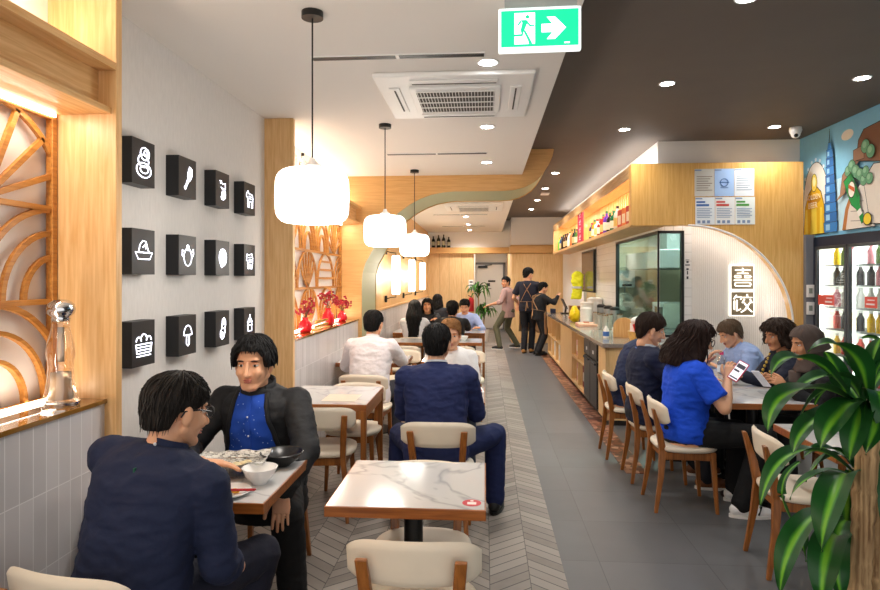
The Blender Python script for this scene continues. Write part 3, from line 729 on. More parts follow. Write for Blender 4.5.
# ================================================================== PEOPLE
WORK = bpy.data.scenes.new('work')   # an empty scene in which single meshes are fused; removed at the end
def remesh(bm, vox, smooth=4, dec=None):
    me = bpy.data.meshes.new('tmp'); bmesh.ops.recalc_face_normals(bm, faces=bm.faces); bm.to_mesh(me); bm.free()
    o = bpy.data.objects.new('tmp', me); WORK.collection.objects.link(o)
    m = o.modifiers.new('r', 'REMESH'); m.mode = 'VOXEL'; m.voxel_size = vox
    if smooth: s = o.modifiers.new('s', 'SMOOTH'); s.factor = .5; s.iterations = smooth
    vl = WORK.view_layers[0]; vl.update()
    dg = vl.depsgraph
    out = bpy.data.meshes.new_from_object(o.evaluated_get(dg))
    bpy.data.objects.remove(o); bpy.data.meshes.remove(me)
    return out
def to_bm(me): bm = bmesh.new(); bm.from_mesh(me); return bm
def folds(me, amp, fr, seed=0, mask=None):
    off = V((seed*3.1, seed*1.7, seed*.9))
    nrm = [v.normal.copy() for v in me.vertices]; out = []
    for v, nn in zip(me.vertices, nrm):
        co = v.co.copy(); p = co*fr+off
        n = noise.noise(p)*.6 + (1-2*abs(noise.noise(V((p.x*1.3, p.y*1.3, p.z*2.6))+off)))*.5 + noise.noise(p*2.7)*.25
        k = 1 if mask is None else mask(co)
        out.extend(co+nn*(n*amp*k))
    me.vertices.foreach_set('co', out); me.update()
def two_bone(a, c, la, lb, pole):
    a, c = V(a), V(c); d = c-a; L = d.length
    if L > (la+lb)*.995: c = a+d*((la+lb)*.995/L); d = c-a; L = d.length
    x = (la*la-lb*lb+L*L)/(2*L); h = math.sqrt(max(0, la*la-x*x)); u = d/L
    p = V(pole); p = (p-u*p.dot(u)).normalized()
    return a+u*x+p*h, c
def hand_bm(w, d, up, side, curl=18, spread=1, s=1.0):
    """palm, five fingers, thumb; side -1 left +1 right; d finger direction, up back of the hand"""
    d = d.normalized(); up = (up-d*up.dot(d)).normalized(); lat = d.cross(up)  # lat points to the wearer's right for palm down
    mb = MB()
    rings = []
    for q, wd, th in ((-.012, .026, .021), (.02, .033, .017), (.06, .041, .0145), (.088, .040, .012)):
        c = w+d*q*s
        rings.append([c+lat*(wd*s*math.cos(2*math.pi*j/14))+up*(th*s*math.sin(2*math.pi*j/14)) for j in range(14)])
    mb.loft(rings)
    for i, (L, r) in enumerate(((.072, .0088), (.080, .009), (.074, .0086), (.058, .0076))):
        l0 = -.0300+.0198*i   # index ... little, from the thumb side
        b = w+d*(.084 if i in (1, 2) else .079)*s+lat*(side*l0*s)
        a = R(curl*(.6+.12*i)); fan = R((i-1.5)*4*spread)*side
        dd = (d*math.cos(fan)+lat*math.sin(fan)).normalized(); p = b; ang = 0
        for k, fr in enumerate((.44, .32, .24)):
            ang += a*(1.0 if k else .7)
            q = p+(dd*math.cos(ang)-up*math.sin(ang))*L*fr*s
            mb.caps(p, q, r*(1-.08*k)*s, r*(1-.08*(k+1))*s, 10); p = q
    b = w+d*.022*s-lat*(side*.026*s)-up*.004
    p = b; dirs = [(d*.62-lat*side*.72-up*.22), (d*.85-lat*side*.42-up*.30), (d*.95-lat*side*.15-up*.3)]
    for k, L in enumerate((.042, .034, .027)):
        q = p+dirs[k].normalized()*L*s
        mb.caps(p, q, (.0135-.0015*k)*s, (.012-.0015*k)*s, 10); p = q
    return mb.bm
skin_cols = {'fair': '#e6b08c', 'light': '#e0a884', 'tan': '#c98f68', 'brown': '#9a6442'}
def skin_mat(k): return M('skin_'+k, skin_cols[k], .5, var=.05, nscale=30, sss=.08)
lip_mat = {k: M('lips_'+k, {'fair': '#c97a6a', 'light': '#bf7060', 'tan': '#a9634f', 'brown': '#7c4438'}[k], .4, var=.05) for k in skin_cols}
eye_w = M('eye_white', '#efece8', .25, var=0); iris = M('eye_iris', '#1c130e', .2, var=0)
def fabric(name, col='#808080', rough=.85, var=.12, ns=90, b=.12): return M('fabric_'+name, col, rough, var=var, nscale=ns, bstr=b)
def hairmat(name, col):
    k = 'hair_'+name
    if k in _M: return _M[k]
    m, nt, bs = nodes_of(k)
    n = N(nt, 'ShaderNodeTexNoise'); n.inputs['Scale'].default_value = 40; n.inputs['Detail'].default_value = 5
    nt.links.new(coords(nt, (3, 3, .4)), n.inputs['Vector']); c = C(col)
    nt.links.new(mix(nt, n.outputs['Fac'], tuple(x*.4 for x in c[:3])+(1,), tuple(min(1, x*1.5) for x in c[:3])+(1,)), bs.inputs['Base Color'])
    bs.inputs['Roughness'].default_value = .6; bs.inputs['Specular IOR Level'].default_value = .22; bump(nt, bs, n.outputs['Fac'], .6, .004)
    _M[k] = m; return m
def person(label, x, y, deg, sit=True, s=1.0, bw=1.0, lean=10, side=0, twist=0, look=(0, 0), roll=0, hands=(None, None), handdir=(None, None), handup=(None, None), curl=(18, 18), feet=(None, None),
           elbow=((-.5, -.5, -.6), (.5, -.5, -.6)), skin='light', top=None, bottom='black', shoe='#151515', hair=('short', 'black', '#15110f'), vox=.007, seat=.455, sleeve='long', hem=-.08, female=False, group=None, collar=None, hipz=None, knees=None, torso_fat=1.0, hs=1.05, neck=.135, spread=1):
    rz = R(deg); inv = Matrix.Rotation(-rz, 4, 'Z') @ Matrix.Translation((-x, -y, 0))
    rotinv = Matrix.Rotation(-rz, 3, 'Z')
    t = thing('person', label, 'person', (x, y, 0), rz, group)
    info = {}
    P = V((0, 0, (hipz or (seat+.085 if sit else .93*s))))
    ax = V((1, 0, 0)); pts = [P]; dirs = []
    for f, L in ((.5, .17), (1.0, .19), (1.25, .155)):
        a = R(lean*f); b = R(side*f)
        d = V((math.sin(b)*math.cos(a), math.sin(a), math.cos(a)*math.cos(b))); dirs.append(d); pts.append(pts[-1]+d*L*s)
    S0, S1, S2, S3 = pts
    tw = Matrix.Rotation(R(twist), 3, 'Z')
    lat = tw @ V((1, 0, 0)); up3 = dirs[2]; lat = (lat-up3*lat.dot(up3)).normalized(); fw = up3.cross(lat)
    sw = (.155 if female else .178)*s*(bw**.6)
    shc = S2+(S3-S2)*.46-fw*.01
    SH = [shc-lat*sw, shc+lat*sw]
    nd = (up3*.55+V((0, 0, 1))*.75+fw*.12).normalized()
    HC = S3+nd*neck*s+fw*.018
    HM3 = Matrix.Rotation(R(twist+look[0]), 3, 'Z') @ Matrix.Rotation(R(-look[1]), 3, 'X') @ Matrix.Rotation(R(roll), 3, 'Y')
    HM = Matrix.Translation(HC) @ HM3.to_4x4() @ Matrix.Diagonal((s*hs, s*hs, s*hs, 1))
    info.update(HM=HM, S=pts, SH=SH, lat=lat, fw=fw, t=t, rz=rz)
    # ---- arms
    arms = []
    for i in (0, 1):
        sg = -1 if i == 0 else 1
        tgt = inv @ V(hands[i]) if hands[i] else V((sg*.12, .30, P.z+.09)) if sit else V((sg*.26, .05, P.z-.12))
        el, wr = two_bone(SH[i], tgt, .285*s, .25*s, tw @ V(elbow[i]))
        hd = rotinv @ V(handdir[i]) if handdir[i] else (wr-el).normalized()
        hu = rotinv @ V(handup[i]) if handup[i] else V((0, 0, 1)) if abs(hd.z) < .85 else fw
        arms.append((SH[i], el, wr, hd, hu))
    info['arms'] = arms
    # ---- legs
    legs = []
    for i in (0, 1):
        sg = -1 if i == 0 else 1
        hp = P+V((sg*.092*s, 0.01, -.015))
        if sit:
            an = inv @ V(feet[i]) if feet[i] else V((sg*.15, .36, .095))
            kn = knees[i] if knees else None
            k, an = two_bone(hp, an, .43*s, .42*s, (sg*.05, .7, 1))
            if kn: k = inv @ V(kn)
        else:
            an = inv @ V(feet[i]) if feet[i] else V((sg*.1, 0, .09))
            k, an = two_bone(hp, an, .43*s, .43*s, (0, 1, .1))
        legs.append((hp, k, an))
    info['legs'] = legs
    def torso(mb, grow=0, zlo=-.1, hipf=1.0, topcut=False):
        rings = []
        fat = torso_fat
        A = [(S0+dirs[0]*zlo, ax, .165*bw*fat, .118*bw*fat), (S0, ax, .172*bw*fat, .122*bw*fat), (S0+dirs[0]*.09, ax, (.158 if not female else .15)*bw*fat, .115*bw*fat), (S1, ax.lerp(lat, .35).normalized(), (.155 if not female else .138)*bw*fat, .112*bw*fat),
             (S1+dirs[1]*.10*s, ax.lerp(lat, .7).normalized(), .165*bw, .12*bw), (S2, lat, .172*bw, .122*bw), (S2+dirs[2]*.06*s, lat, .175*bw, .115*bw), (S2+dirs[2]*.105*s, lat, (.16 if not female else .15)*bw, .095*bw), (S2+dirs[2]*.138*s, lat, .115, .075), (S3, lat, .068, .062)]
        if not topcut: A.append((S3+nd*.03, lat, .056, .058))
        for k, (c, l, rx, ry) in enumerate(A):
            dz = dirs[0] if k < 3 else dirs[1] if k < 5 else dirs[2]
            l2 = (l-dz*l.dot(dz)).normalized(); f = dz.cross(l2); e = 2/2.35
            rings.append([c+l2*((rx*s+grow)*math.copysign(abs(math.cos(a))**e, math.cos(a)))+f*((ry*s+grow)*math.copysign(abs(math.sin(a))**e, math.sin(a))) for a in [2*math.pi*j/28 for j in range(28)]])
        mb.loft(rings)
    ab = bw**.5*s
    # ---- bare body: one continuous surface
    mb = MB(); torso(mb, -.012)
    for (sh, el, wr, hd, hu) in arms:
        mb.caps(sh, el, .05*ab, .041*ab, 12); mb.caps(el, el.lerp(wr, .35), .041*ab, .0405*ab, 12); mb.caps(el.lerp(wr, .35), wr, .0405*ab, .026*ab, 12)
    for (hp, k, an) in legs:
        mb.caps(hp, k, .078*ab, .054*ab, 12); mb.caps(k, k.lerp(an, .3), .054*ab, .054*ab, 12); mb.caps(k.lerp(an, .3), an, .054*ab, .038*ab, 12)
    mb.caps(S3-up3*.03, HC+HM3 @ V((0, -.022, -.05)), .056*s*(bw**.4), .053*s, 16)
    hb = mb
    body = remesh(hb.bm, max(vox, .008), 4)
    # ---- head
    h = MB()
    h.ell((0, -.015, .035), (.074, .095, .082)); h.ell((0, .022, -.025), (.0635*(bw**.3), .066, .085)); h.ell((0, .060, -.094), (.026, .024, .02))
    h.ell((0, .066, .031), (.053, .020, .013)); h.caps((0, .086, .014), (0, .106, -.030), .008, .0125, 10); h.ell((0, .092, -.034), (.019, .013, .009))
    for sg in (-1, 1):
        h.ell((sg*.036, .062, -.026), (.024, .023, .024)); h.caps((sg*.055, .0, -.05), (sg*.02, .06, -.092), .02, .018, 10)
        h.ell((sg*.077, -.008, -.006), (.009, .019, .033), Matrix.Rotation(R(-sg*18), 3, 'Z')); h.ell((sg*.074, .0, -.03), (.008, .01, .012))
    h.caps((0, -.02, -.05), (0, -.028, -.115), .054, .054, 16)
    head = remesh(h.bm, max(.0042, vox*.62), 3)
    for v in head.vertices:   # eye sockets
        if v.co.y < .03: continue
        for sg in (-1, 1):
            q = (v.co-V((sg*.031, .08, .008))); q.y *= .5
            v.co.y -= .0075*math.exp(-q.length_squared/(2*.011**2)) if v.co.y > .03 else 0
    bm = to_bm(head); 
    x = MB(); x.bm.free(); x.bm = bm
    for f in bm.faces: f.material_index = 0
    x.mi = 1
    x.ell((0, .0855, -.0565), (.021, .007, .0045), seg=12, rings=6); x.ell((0, .0855, -.0655), (.018, .007, .005), seg=12, rings=6)
    for sg in (-1, 1):
        x.mi = 2; x.ell((sg*.031, .0665, .0075), (.013, .0115, .0075), seg=12, rings=8)
        x.mi = 3; x.ell((sg*.031, .0738, .0075), (.0068, .005, .0068), seg=10, rings=6)
        x.mi = 4; x.ell((sg*.032, .083, .029), (.018, .005, .0035), Matrix.Rotation(R(-sg*3), 3, 'Y'), seg=10, rings=6)
        x.mi = 0; x.ell((sg*.031, .0695, .0145), (.0155, .010, .0042), seg=10, rings=6)
    bm.transform(HM)
    tmp = bpy.data.meshes.new('h'); bm.to_mesh(tmp); bm.free()
    full = bmesh.new(); full.from_mesh(body); 
    for f in full.faces: f.material_index = 0
    full.from_mesh(tmp)
    for i, (sh, el, wr, hd, hu) in enumerate(arms):
        hm = remesh(hand_bm(wr, hd, hu, -1 if i == 0 else 1, curl[i], spread=spread, s=s*1.02), .0034 if vox < .009 else .005, 2); full.from_mesh(hm)
    me = bpy.data.meshes.new('body'); full.to_mesh(me); full.free()
    hm_ = hairmat(hair[1], hair[2])
    link('body', me, [skin_mat(skin), lip_mat[skin], eye_w, iris, hm_], t, 180)
    cv = max(vox, .007)
    # ---- trousers
    if bottom:
        mb = MB()
        e = P+V((0, -.01, -.01)); mb.ell(e, (.182*bw*torso_fat*s, .135*bw*torso_fat*s, .115*s)); mb.ell(P+dirs[0]*.05, (.172*bw*torso_fat*s, .125*bw*torso_fat*s, .10*s))
        for (hp, k, an) in legs:
            mb.caps(hp, k, .096*ab, .070*ab, 16); mb.caps(k, an+V((0, 0, .0)), .070*ab, .060*ab, 16)
        m = remesh(mb.bm, cv, 4)
        for v in m.vertices: v.co.z = max(v.co.z, .035)
        folds(m, .007*(1 if vox < .009 else .6), 9, len(label) % 17)
        link('trousers', m, fabric('b_'+bottom, bottom) if bottom.startswith('#') else fabric('black', '#131315'), t, 180)
    # ---- shoes
    for (hp, k, an) in legs:
        fd = V((k.x-hp.x, k.y-hp.y+.15, 0)) if sit else V((0, 1, 0))
        fd = V((fd.x*.4, max(.2, fd.y), 0)).normalized(); g = V((an.x, an.y, 0))
        mb = MB(); mb.caps(g+V((0, 0, .05))-fd*.04, g+V((0, 0, .045))+fd*.10, .042*s, .044*s); mb.caps(g+V((0, 0, .04))+fd*.08, g+V((0, 0, .034))+fd*.165, .044*s, .034*s); mb.caps(g+V((0, 0, .05))-fd*.03, an+V((0, 0, .01)), .042*s, .04*s)
        m = remesh(mb.bm, .008, 3)
        for v in m.vertices: v.co.z = max(v.co.z, .004)
        sh = link('shoe', m, M('shoe_'+shoe, shoe, .5, var=.05), t, 180)
        mb = MB(); L = fd; Wd = V((fd.y, -fd.x, 0)); rr = []
        for z in (.002, .022):
            rr.append([g+V((0, 0, z))+L*(.06+.145*math.cos(a))+Wd*(.047*math.sin(a)) for a in [2*math.pi*j/20 for j in range(20)]])
        mb.loft(rr).build('sole', M('sole_white', '#e6e4e0', .6) if shoe in ('#eeeeee', '#7a4a2c', '#252525') else black, sh, 40)
        info.setdefault('shoes', []).append((sh, g, fd))
    # ---- shirt / jacket
    if top:
        mb = MB(); torso(mb, .012, hem, topcut=True)
        for (sh, el, wr, hd, hu) in arms:
            mb.caps(sh, sh.lerp(el, .5), .069*ab, .062*ab, 16)
            if sleeve == 'long':
                mb.caps(sh.lerp(el, .5), el, .062*ab, .054*ab, 16); mb.caps(el, el.lerp(wr, .93), .054*ab, .040*ab, 16)
            elif sleeve == 'roll':
                mb.caps(sh.lerp(el, .5), el, .062*ab, .056*ab, 16); q = el.lerp(wr, .22); mb.caps(el, q, .056*ab, .053*ab, 16); mb.cyl(el.lerp(wr, .10), q+(wr-el)*.06, .060*ab, .058*ab)
            else:
                q = sh.lerp(el, .62); mb.caps(sh, sh.lerp(el, .5), .07*ab, .068*ab, 16); mb.cyl(sh.lerp(el, .3), q+(el-sh)*.12, .069*ab, .070*ab)
            # shoulder slope
            mb.caps(S3-up3*.035+(sh-S3)*.16, sh, .058*s, .064*ab, 14)
        m = remesh(mb.bm, cv, 5)
        folds(m, (.011 if vox < .009 else .006), 7, len(label) % 19); folds(m, .005 if vox < .009 else .003, 15, 3)
        so = link('shirt', m, top if not isinstance(top, str) else fabric('t_'+top, top), t, 180); info['shirt'] = so
    if collar:
        if True:
            mb = MB(); rr = []
            for q, rad in ((-.022, .076), (.012, .066), (.026, .066), (.026, .060), (.0, .060)):
                rr.append([S3+nd*q+lat*(rad*s*math.cos(a))+fw*((rad*.98)*s*math.sin(a)+.004)-nd*(.018*max(0, math.sin(a))) for a in [2*math.pi*j/24 for j in range(24)]])
            mb.loft(rr, cap=False).build('collar', fabric('c_'+collar, collar), info.get('shirt') or t, 60)
    # ---- hair
    if hair[0]: do_hair(info, hair, s, hm_)
    return info
def do_hair(info, hair, s, mat, name='hair'):
    kind = hair[0]; opt = hair[3] if len(hair) > 3 else {}
    th = opt.get('thick', .012); clump = opt.get('clump', .006)
    def low(ph):
        """lowest reach (z, head units) for azimuth: 0 = front, pi = back"""
        a = abs(ph); d = math.degrees(a)
        fr = opt.get('front', .062); sd = opt.get('side', -.010); bk = opt.get('back', -.085)
        pts = [(0, fr), (28, fr-.004), (52, fr*.45+.005), (66, sd+.01), (88, sd), (100, .004 if kind == 'short' else sd), (118, -.055 if kind == 'short' else sd-.03), (140, bk), (180, bk-.004)]
        for (d0, z0), (d1, z1) in zip(pts, pts[1:]):
            if d <= d1: 
                u = (d-d0)/(d1-d0); u = u*u*(3-2*u); return z0+(z1-z0)*u
        return pts[-1][1]
    NU, NV = 72, 26
    long_ = opt.get('len', 0)
    def surf(ph, v, out):
        zl = low(ph); k = th if out else -.004
        if out and not long_: k = th*(1-.72*max(0, min(1, (v-.45)/.5))*(1 if abs(ph) > 1.0 else .2))
        rx, ry, rz = .076+k, .097+k, .083+k*1.0+ (opt.get('crown', 0) if out else 0)
        c = V((0, -.014, .034))
        z0 = zl-c.z
        th_max = math.acos(max(-.98, min(.98, z0/rz)))
        ext = 0; nape = False
        d = abs(math.degrees(ph))
        if long_ and d > opt.get('open', 62):
            th_max = R(96); ext = (long_ if d > opt.get('open', 62)+18 else long_*opt.get('frontlen', .75))
        elif zl < c.z: th_max = R(90); ext = c.z-zl; nape = True
        tot = th_max*.09+ext; q = v*tot
        if q <= th_max*.09: th_ = q/.09; drop = 0
        else: th_ = th_max; drop = q-th_max*.09
        st = math.sin(th_)
        p = V((rx*st*math.sin(ph), ry*st*math.cos(ph), rz*math.cos(th_)))
        if drop and nape:
            f = math.sqrt(max(.1, 1-(drop/.18)**2)); p = V((p.x*f, p.y*f, p.z-drop))
        elif drop:
            f = 1+opt.get('flare', .25)*min(1, drop/.15)-opt.get('taper', .3)*max(0, drop-.12)*2
            p = V((p.x*f, p.y*f-(opt.get('backoff', .015)*min(1, drop/.12) if p.y < 0 else .0), p.z-drop))
        if out:
            n = noise.noise(V((math.sin(ph)*opt.get('fr', 9), math.cos(ph)*opt.get('fr', 9), v*opt.get('vf', 2.0))))+.5*noise.noise(V((math.sin(ph)*26, math.cos(ph)*26, v*4)))
            if opt.get('curl'): n += 1.2*noise.noise(V((p.x*38, p.y*38, p.z*38)))
            p += V((p.x, p.y, p.z*.5 if not drop else 0)).normalized()*clump*n*(.35+.65*min(1, v*2.5))
            p.z += .0
        return c+p
    mb = MB()
    ring = lambda v, out: [surf(-math.pi+2*math.pi*j/NU, v, out) for j in range(NU)]
    rr = [ring(max(.002, i/NV), True) for i in range(NV+1)]+[ring(i/NV, False) for i in (NV, NV*.6, NV*.3, .5)]
    mb.loft(rr)
    rnd = random.Random(17)   # separate locks lying along the growth
    for j in range(opt.get('locks', 260)):
        ph = rnd.uniform(-math.pi, math.pi); v0 = rnd.uniform(.02, .75); v1 = min(1.02, v0+rnd.uniform(.18, .4)); dr = rnd.uniform(-.22, .22); lift = opt.get('lift', .006)
        pp = []
        for q in (0, .33, .66, 1):
            p = surf(ph+dr*q, min(1, v0+(v1-v0)*q), True); o = (p-V((0, -.014, .034))); o.z *= .6 if not long_ else .0; o.normalize()
            pp.append(p+o*(lift*q*q+.0005)+(V((0, 0, -.012)) if v1 > 1 and q == 1 else V((0, 0, 0))))
        rr_ = rnd.uniform(.0035, .0065) if long_ else rnd.uniform(.002, .0038); mb.tube(pp, [rr_*.5, rr_, rr_*.9, rr_*.12], 5)
    if opt.get('fringe'):   # hair falling over the forehead in locks
        fl = opt['fringe']; rnd = random.Random(3)
        for j in range(11):
            a = R(-50+10*j); r0 = V((.070*math.sin(a), .088*math.cos(a)-.012, .085)); 
            sg = -1 if a < opt.get('part', 0) else 1
            e = r0+V((sg*.012+.02*math.sin(a), .010, -fl*(.8+.4*rnd.random())))
            mb.tube([r0+V((0, -.02, .012)), r0, (r0+e)/2+V((0, .008, .004)), e], [.010, .013, .011, .003], 8)
    bm = mb.bm; bm.transform(info['HM'])
    me = bpy.data.meshes.new('hair'); bmesh.ops.recalc_face_normals(bm, faces=bm.faces); bm.to_mesh(me); bm.free()
    return link(name, me, mat, info['t'], 180)
def part(info, name, mb, mat, smooth=40, head=False, parent=None):
    if head: mb.bm.transform(info['HM'])
    return mb.build(name, mat, parent or info['t'], smooth)
# ------------------------------------------------------------------ the diners
SH = dict(back=-.075)
# 1 man in the navy shirt, back to the camera
i1 = person('man in a dark navy shirt at the near left table, back to the camera', -1.16, 1.95, -6, s=.98, bw=1.12, side=9, lean=13, look=(-30, 12), hands=((-1.16, 2.46, .85), (-.90, 2.24, .53)), handdir=((.85, .35, -.12), None), handup=((0, .1, 1), None),
    elbow=((-.4, -.1, -.8), (.2, -.4, -1)), hs=1.08, neck=.124, skin='light', top='#17213f', sleeve='roll', bottom='#17192a', collar='#17213f', hair=('short', 'thinning', '#1d1815', dict(thick=.013, clump=.007, front=.07, back=-.062, side=.006, locks=420, lift=.006)), vox=.006, knees=(None, (-.87, 2.36, .53)), hem=-.08)
mb = MB()
for sg in (-1, 1):
    mb.tube([(sg*.074, .075, .012), (sg*.080, .03, .016), (sg*.081, -.02, .008), (sg*.08, -.03, -.012)], .0028, 6)
    mb.tube([(sg*.031+.026*math.cos(R(a)), .099-abs(.026*math.cos(R(a)))*.12, .006+.019*math.sin(R(a))) for a in range(0, 360, 24)], .0022, 6, closed=True)
mb.tube([(-.008, .1, .012), (0, .104, .014), (.008, .1, .012)], .002, 6)
part(i1, 'glasses', mb, M('glasses_frame', '#1b1b1f', .3), 60, True)
S = i1['S']; lat, fw = i1['lat'], i1['fw']
mb = MB(); q = S[2]+(S[3]-S[2])*.45-fw*.132
mb.bar(q+V((0, 0, .012)), q+V((0, 0, -.02)), .012, .006).bar(q, q+lat*.02+V((0, 0, -.03)), .004, .004)
part(i1, 'locker_loop', mb, M('loop_green', '#1f5a44', .8), None, parent=i1['shirt'])
mb = MB(); q = S[3]-fw*.075+V((0, 0, .006)); mb.ell(q, (.006, .003, .006)); part(i1, 'collar_button', mb, M('button', '#cfd3da', .4), 180, parent=i1['shirt'])
# 2 man in the black jacket facing the camera
dots = None
def dotted():
    if 'blue_dotted_shirt' in _M: return _M['blue_dotted_shirt']
    m, nt, bs = nodes_of('blue_dotted_shirt'); _M['blue_dotted_shirt'] = m
    v = N(nt, 'ShaderNodeTexVoronoi'); v.inputs['Scale'].default_value = 46; tc = N(nt, 'ShaderNodeTexCoord'); nt.links.new(tc.outputs['Object'], v.inputs['Vector'])
    f = math_(nt, 'LESS_THAN', v.outputs['Distance'], .13)
    nt.links.new(mix(nt, f, C('#1148b4'), C('#a9c6f2')), bs.inputs['Base Color']); bs.inputs['Roughness'].default_value = .8; return m
i2 = person('man in an open black jacket over a bright blue dotted shirt facing the camera', -1.16, 3.22, 176, s=1.0, bw=1.2, lean=13, hs=1.12, look=(6, 4), hands=((-.915, 2.755, .63), (-1.38, 2.80, .775)), handdir=((.03, -.42, -.9), None), handup=((.1, -.9, .42), None), curl=(16, 25), spread=.5,
    elbow=((-.8, -.4, -.3), (.6, -.4, -.5)), skin='light', top=None, bottom='#0e0e10', hair=('long', 'ink', '#0d0b0c', dict(thick=.017, clump=.006, len=.03, open=50, frontlen=1.0, front=.074, flare=.06, locks=420, lift=.003)), vox=.006, knees=((-.91, 2.80, .51), None), feet=((-.90, 2.86, .095), (-1.35, 2.9, .095)))
from mathutils.bvhtree import BVHTree
def jacket(info, mat, shirt_mat, wtop=.078, wbot=.155):
    """a closed coat body with sleeves; the shirt shows as a front panel lying in its opening, between raised zip edges"""
    S = info['S']; lat, fw = info['lat'], info['fw']; mb = MB(); rr = []
    d0 = (S[1]-S[0]).normalized(); d2 = (S[3]-S[2]).normalized()
    A = [(S[0]+d0*-.16, .215, .16), (S[0], .215, .165), (S[1], .205, .158), (S[2], .208, .15), (S[2]+d2*.06, .208, .14), (S[2]+d2*.105, .185, .115), (S[2]+d2*.14, .125, .092), (S[3], .088, .080), (S[3]+d2*.014, .080, .076)]
    for c, rx, ry in A: rr.append([c+lat*((rx)*math.cos(a))+fw*(ry*math.sin(a)) for a in [2*math.pi*j/28 for j in range(28)]])
    mb.loft(rr)
    for (sh, el, wr, hd, hu) in info['arms']:
        mb.caps(sh, sh.lerp(el, .5), .072, .070, 16); mb.caps(sh.lerp(el, .5), el, .070, .064, 16); mb.caps(el, el.lerp(wr, .95), .064, .046, 16)
        mb.caps(S[3]-d2*.05+(sh-S[3])*.3, sh, .055, .072, 14)
    m = remesh(mb.bm, .008, 5); folds(m, .011, 7, 5); folds(m, .004, 17, 2)
    ob = link('jacket', m, mat, info['t'], 180)
    bv = BVHTree.FromPolygons([v.co.copy() for v in m.vertices], [tuple(p.vertices) for p in m.polygons])
    top, bot = S[3]+d2*.0, S[0]-d0*.05
    def at(u, v, off):
        c = top.lerp(bot, v); hw = wtop+(wbot-wtop)*min(1, v*1.6); o = c+lat*(u*hw)+fw*.5
        h = bv.ray_cast(o, -fw)
        q = h[0] if h[0] is not None else c+lat*(u*hw)+fw*.12
        return q+fw*off
    mb = MB(); mb.grid(lambda u, v: at(u*2-1, v, .006+.003*math.sin(v*23)*math.sin(u*9)), 20, 40)
    info['shirt'] = link('shirt', mb.mesh('shirt'), shirt_mat, info['t'], 180)
    for sg in (-1, 1):
        e = MB(); pts = [at(sg*1.0, i/24, .006) for i in range(25)]; e.tube(pts, [.012]*25, 10); ob2 = link('zip_edge', e.mesh('zip_edge'), mat, ob, 180)
    mb = MB(); mb.tube([at(0, i/20, .008) for i in range(21)], .006, square=(.022, .004)); link('button_placket', mb.mesh('button_placket'), shirt_mat, info['shirt'], 60)
    mb = MB()
    for k in range(5): mb.ell(at(0, .16+.17*k, .012), (.005, .004, .005))
    link('shirt_button', mb.mesh('shirt_button'), M('button', '#cfd3da', .4), info['shirt'], 180)
    return ob
jk = jacket(i2, fabric('jacket_black', '#17171a', .7), dotted())
S = i2['S']; lat, fw = i2['lat'], i2['fw']
mb = MB(); rr = []
for q, rad in ((-.03, .098), (.0, .092), (.03, .090), (.032, .080), (.0, .078)):   # stand-up collar, open at the throat
    rr.append([S[3]+V((0, 0, q))+lat*(rad*math.cos(R(a)))+fw*(rad*math.sin(R(a))-.006) for a in range(140, 401, 10)])
mb2 = MB(); n0 = rr
for i in range(len(rr)-1):
    for j in range(len(rr[0])-1): mb2.poly((rr[i][j], rr[i][j+1], rr[i+1][j+1], rr[i+1][j]))
bmesh.ops.remove_doubles(mb2.bm, verts=mb2.bm.verts, dist=.0005)
part(i2, 'jacket_collar', mb2, fabric('jacket_black'), 180, parent=jk)
mb = MB()
for sg in (-1, 1):   # shirt collar points
    a_ = S[3]+lat*sg*.02+fw*.078+V((0, 0, -.012)); b_ = S[3]+lat*sg*.072+fw*.035+V((0, 0, .022)); c_ = S[3]+lat*sg*.062+fw*.105+V((0, 0, -.055))
    mb.loft([[p+fw*.004 for p in (a_, b_, c_)], [p-fw*.004 for p in (a_, b_, c_)]])
part(i2, 'collar', mb, dotted(), None, parent=i2['shirt'])
mb = MB(); mb.tube([S[3]+lat*(.060*math.cos(R(a)))+fw*(.064*math.sin(R(a))+.004)+V((0, 0, .002-.012*max(0, math.sin(R(a))))) for a in range(0, 360, 20)], .012, 8, closed=True); part(i2, 'undershirt', mb, black, 180)
# 3 man in the blue suit
i3 = person('man in a royal navy suit seated at the centre with his back to the camera', -.31, 3.92, 2, bw=1.14, lean=11, look=(-6, 6), hands=((-.48, 4.33, .80), (-.10, 4.33, .80)), elbow=((-.3, -.25, -1), (.3, -.25, -1)), skin='fair', top='#1d2754', bottom='#18234f', collar='#d9dce2',
    hair=('short', 'black', '#100e0e', dict(thick=.014, clump=.006, back=-.07)), vox=.006, hem=-.08, feet=((-.62, 4.28, .095), (.07, 4.28, .095)), knees=((-.59, 4.30, .52), (.07, 4.30, .53)))
S = i3['S']; lat, fw = i3['lat'], i3['fw']
mb = MB(); rr = []
for q, rad in ((-.04, .088), (-.004, .075), (.012, .073), (.010, .068), (-.01, .068)):
    rr.append([S[3]+V((0, 0, q))+lat*(rad*math.cos(a))+fw*(rad*.98*math.sin(a))-V((0, 0, .05*max(0, math.sin(a)))) for a in [2*math.pi*j/24 for j in range(24)]])
mb.loft(rr, cap=False); part(i3, 'jacket_collar', mb, fabric('t_#1d2754', '#1d2754'), 60, parent=i3['shirt'])
# 4 blond diner
person('blond diner in a white T-shirt facing the camera beyond the man in the suit', -.28, 5.22, 180, s=.97, lean=15, look=(4, 10), hands=((-.12, 4.86, .80), (-.42, 4.86, .80)), elbow=((-.2, -.3, -1), (.2, -.3, -1)), skin='fair', top='#eeecea', sleeve='short', bottom='#3a3f4c', female=True, hair=('short', 'blond', '#8d6238', dict(thick=.012, front=.074, back=-.07, locks=420)), vox=.009)
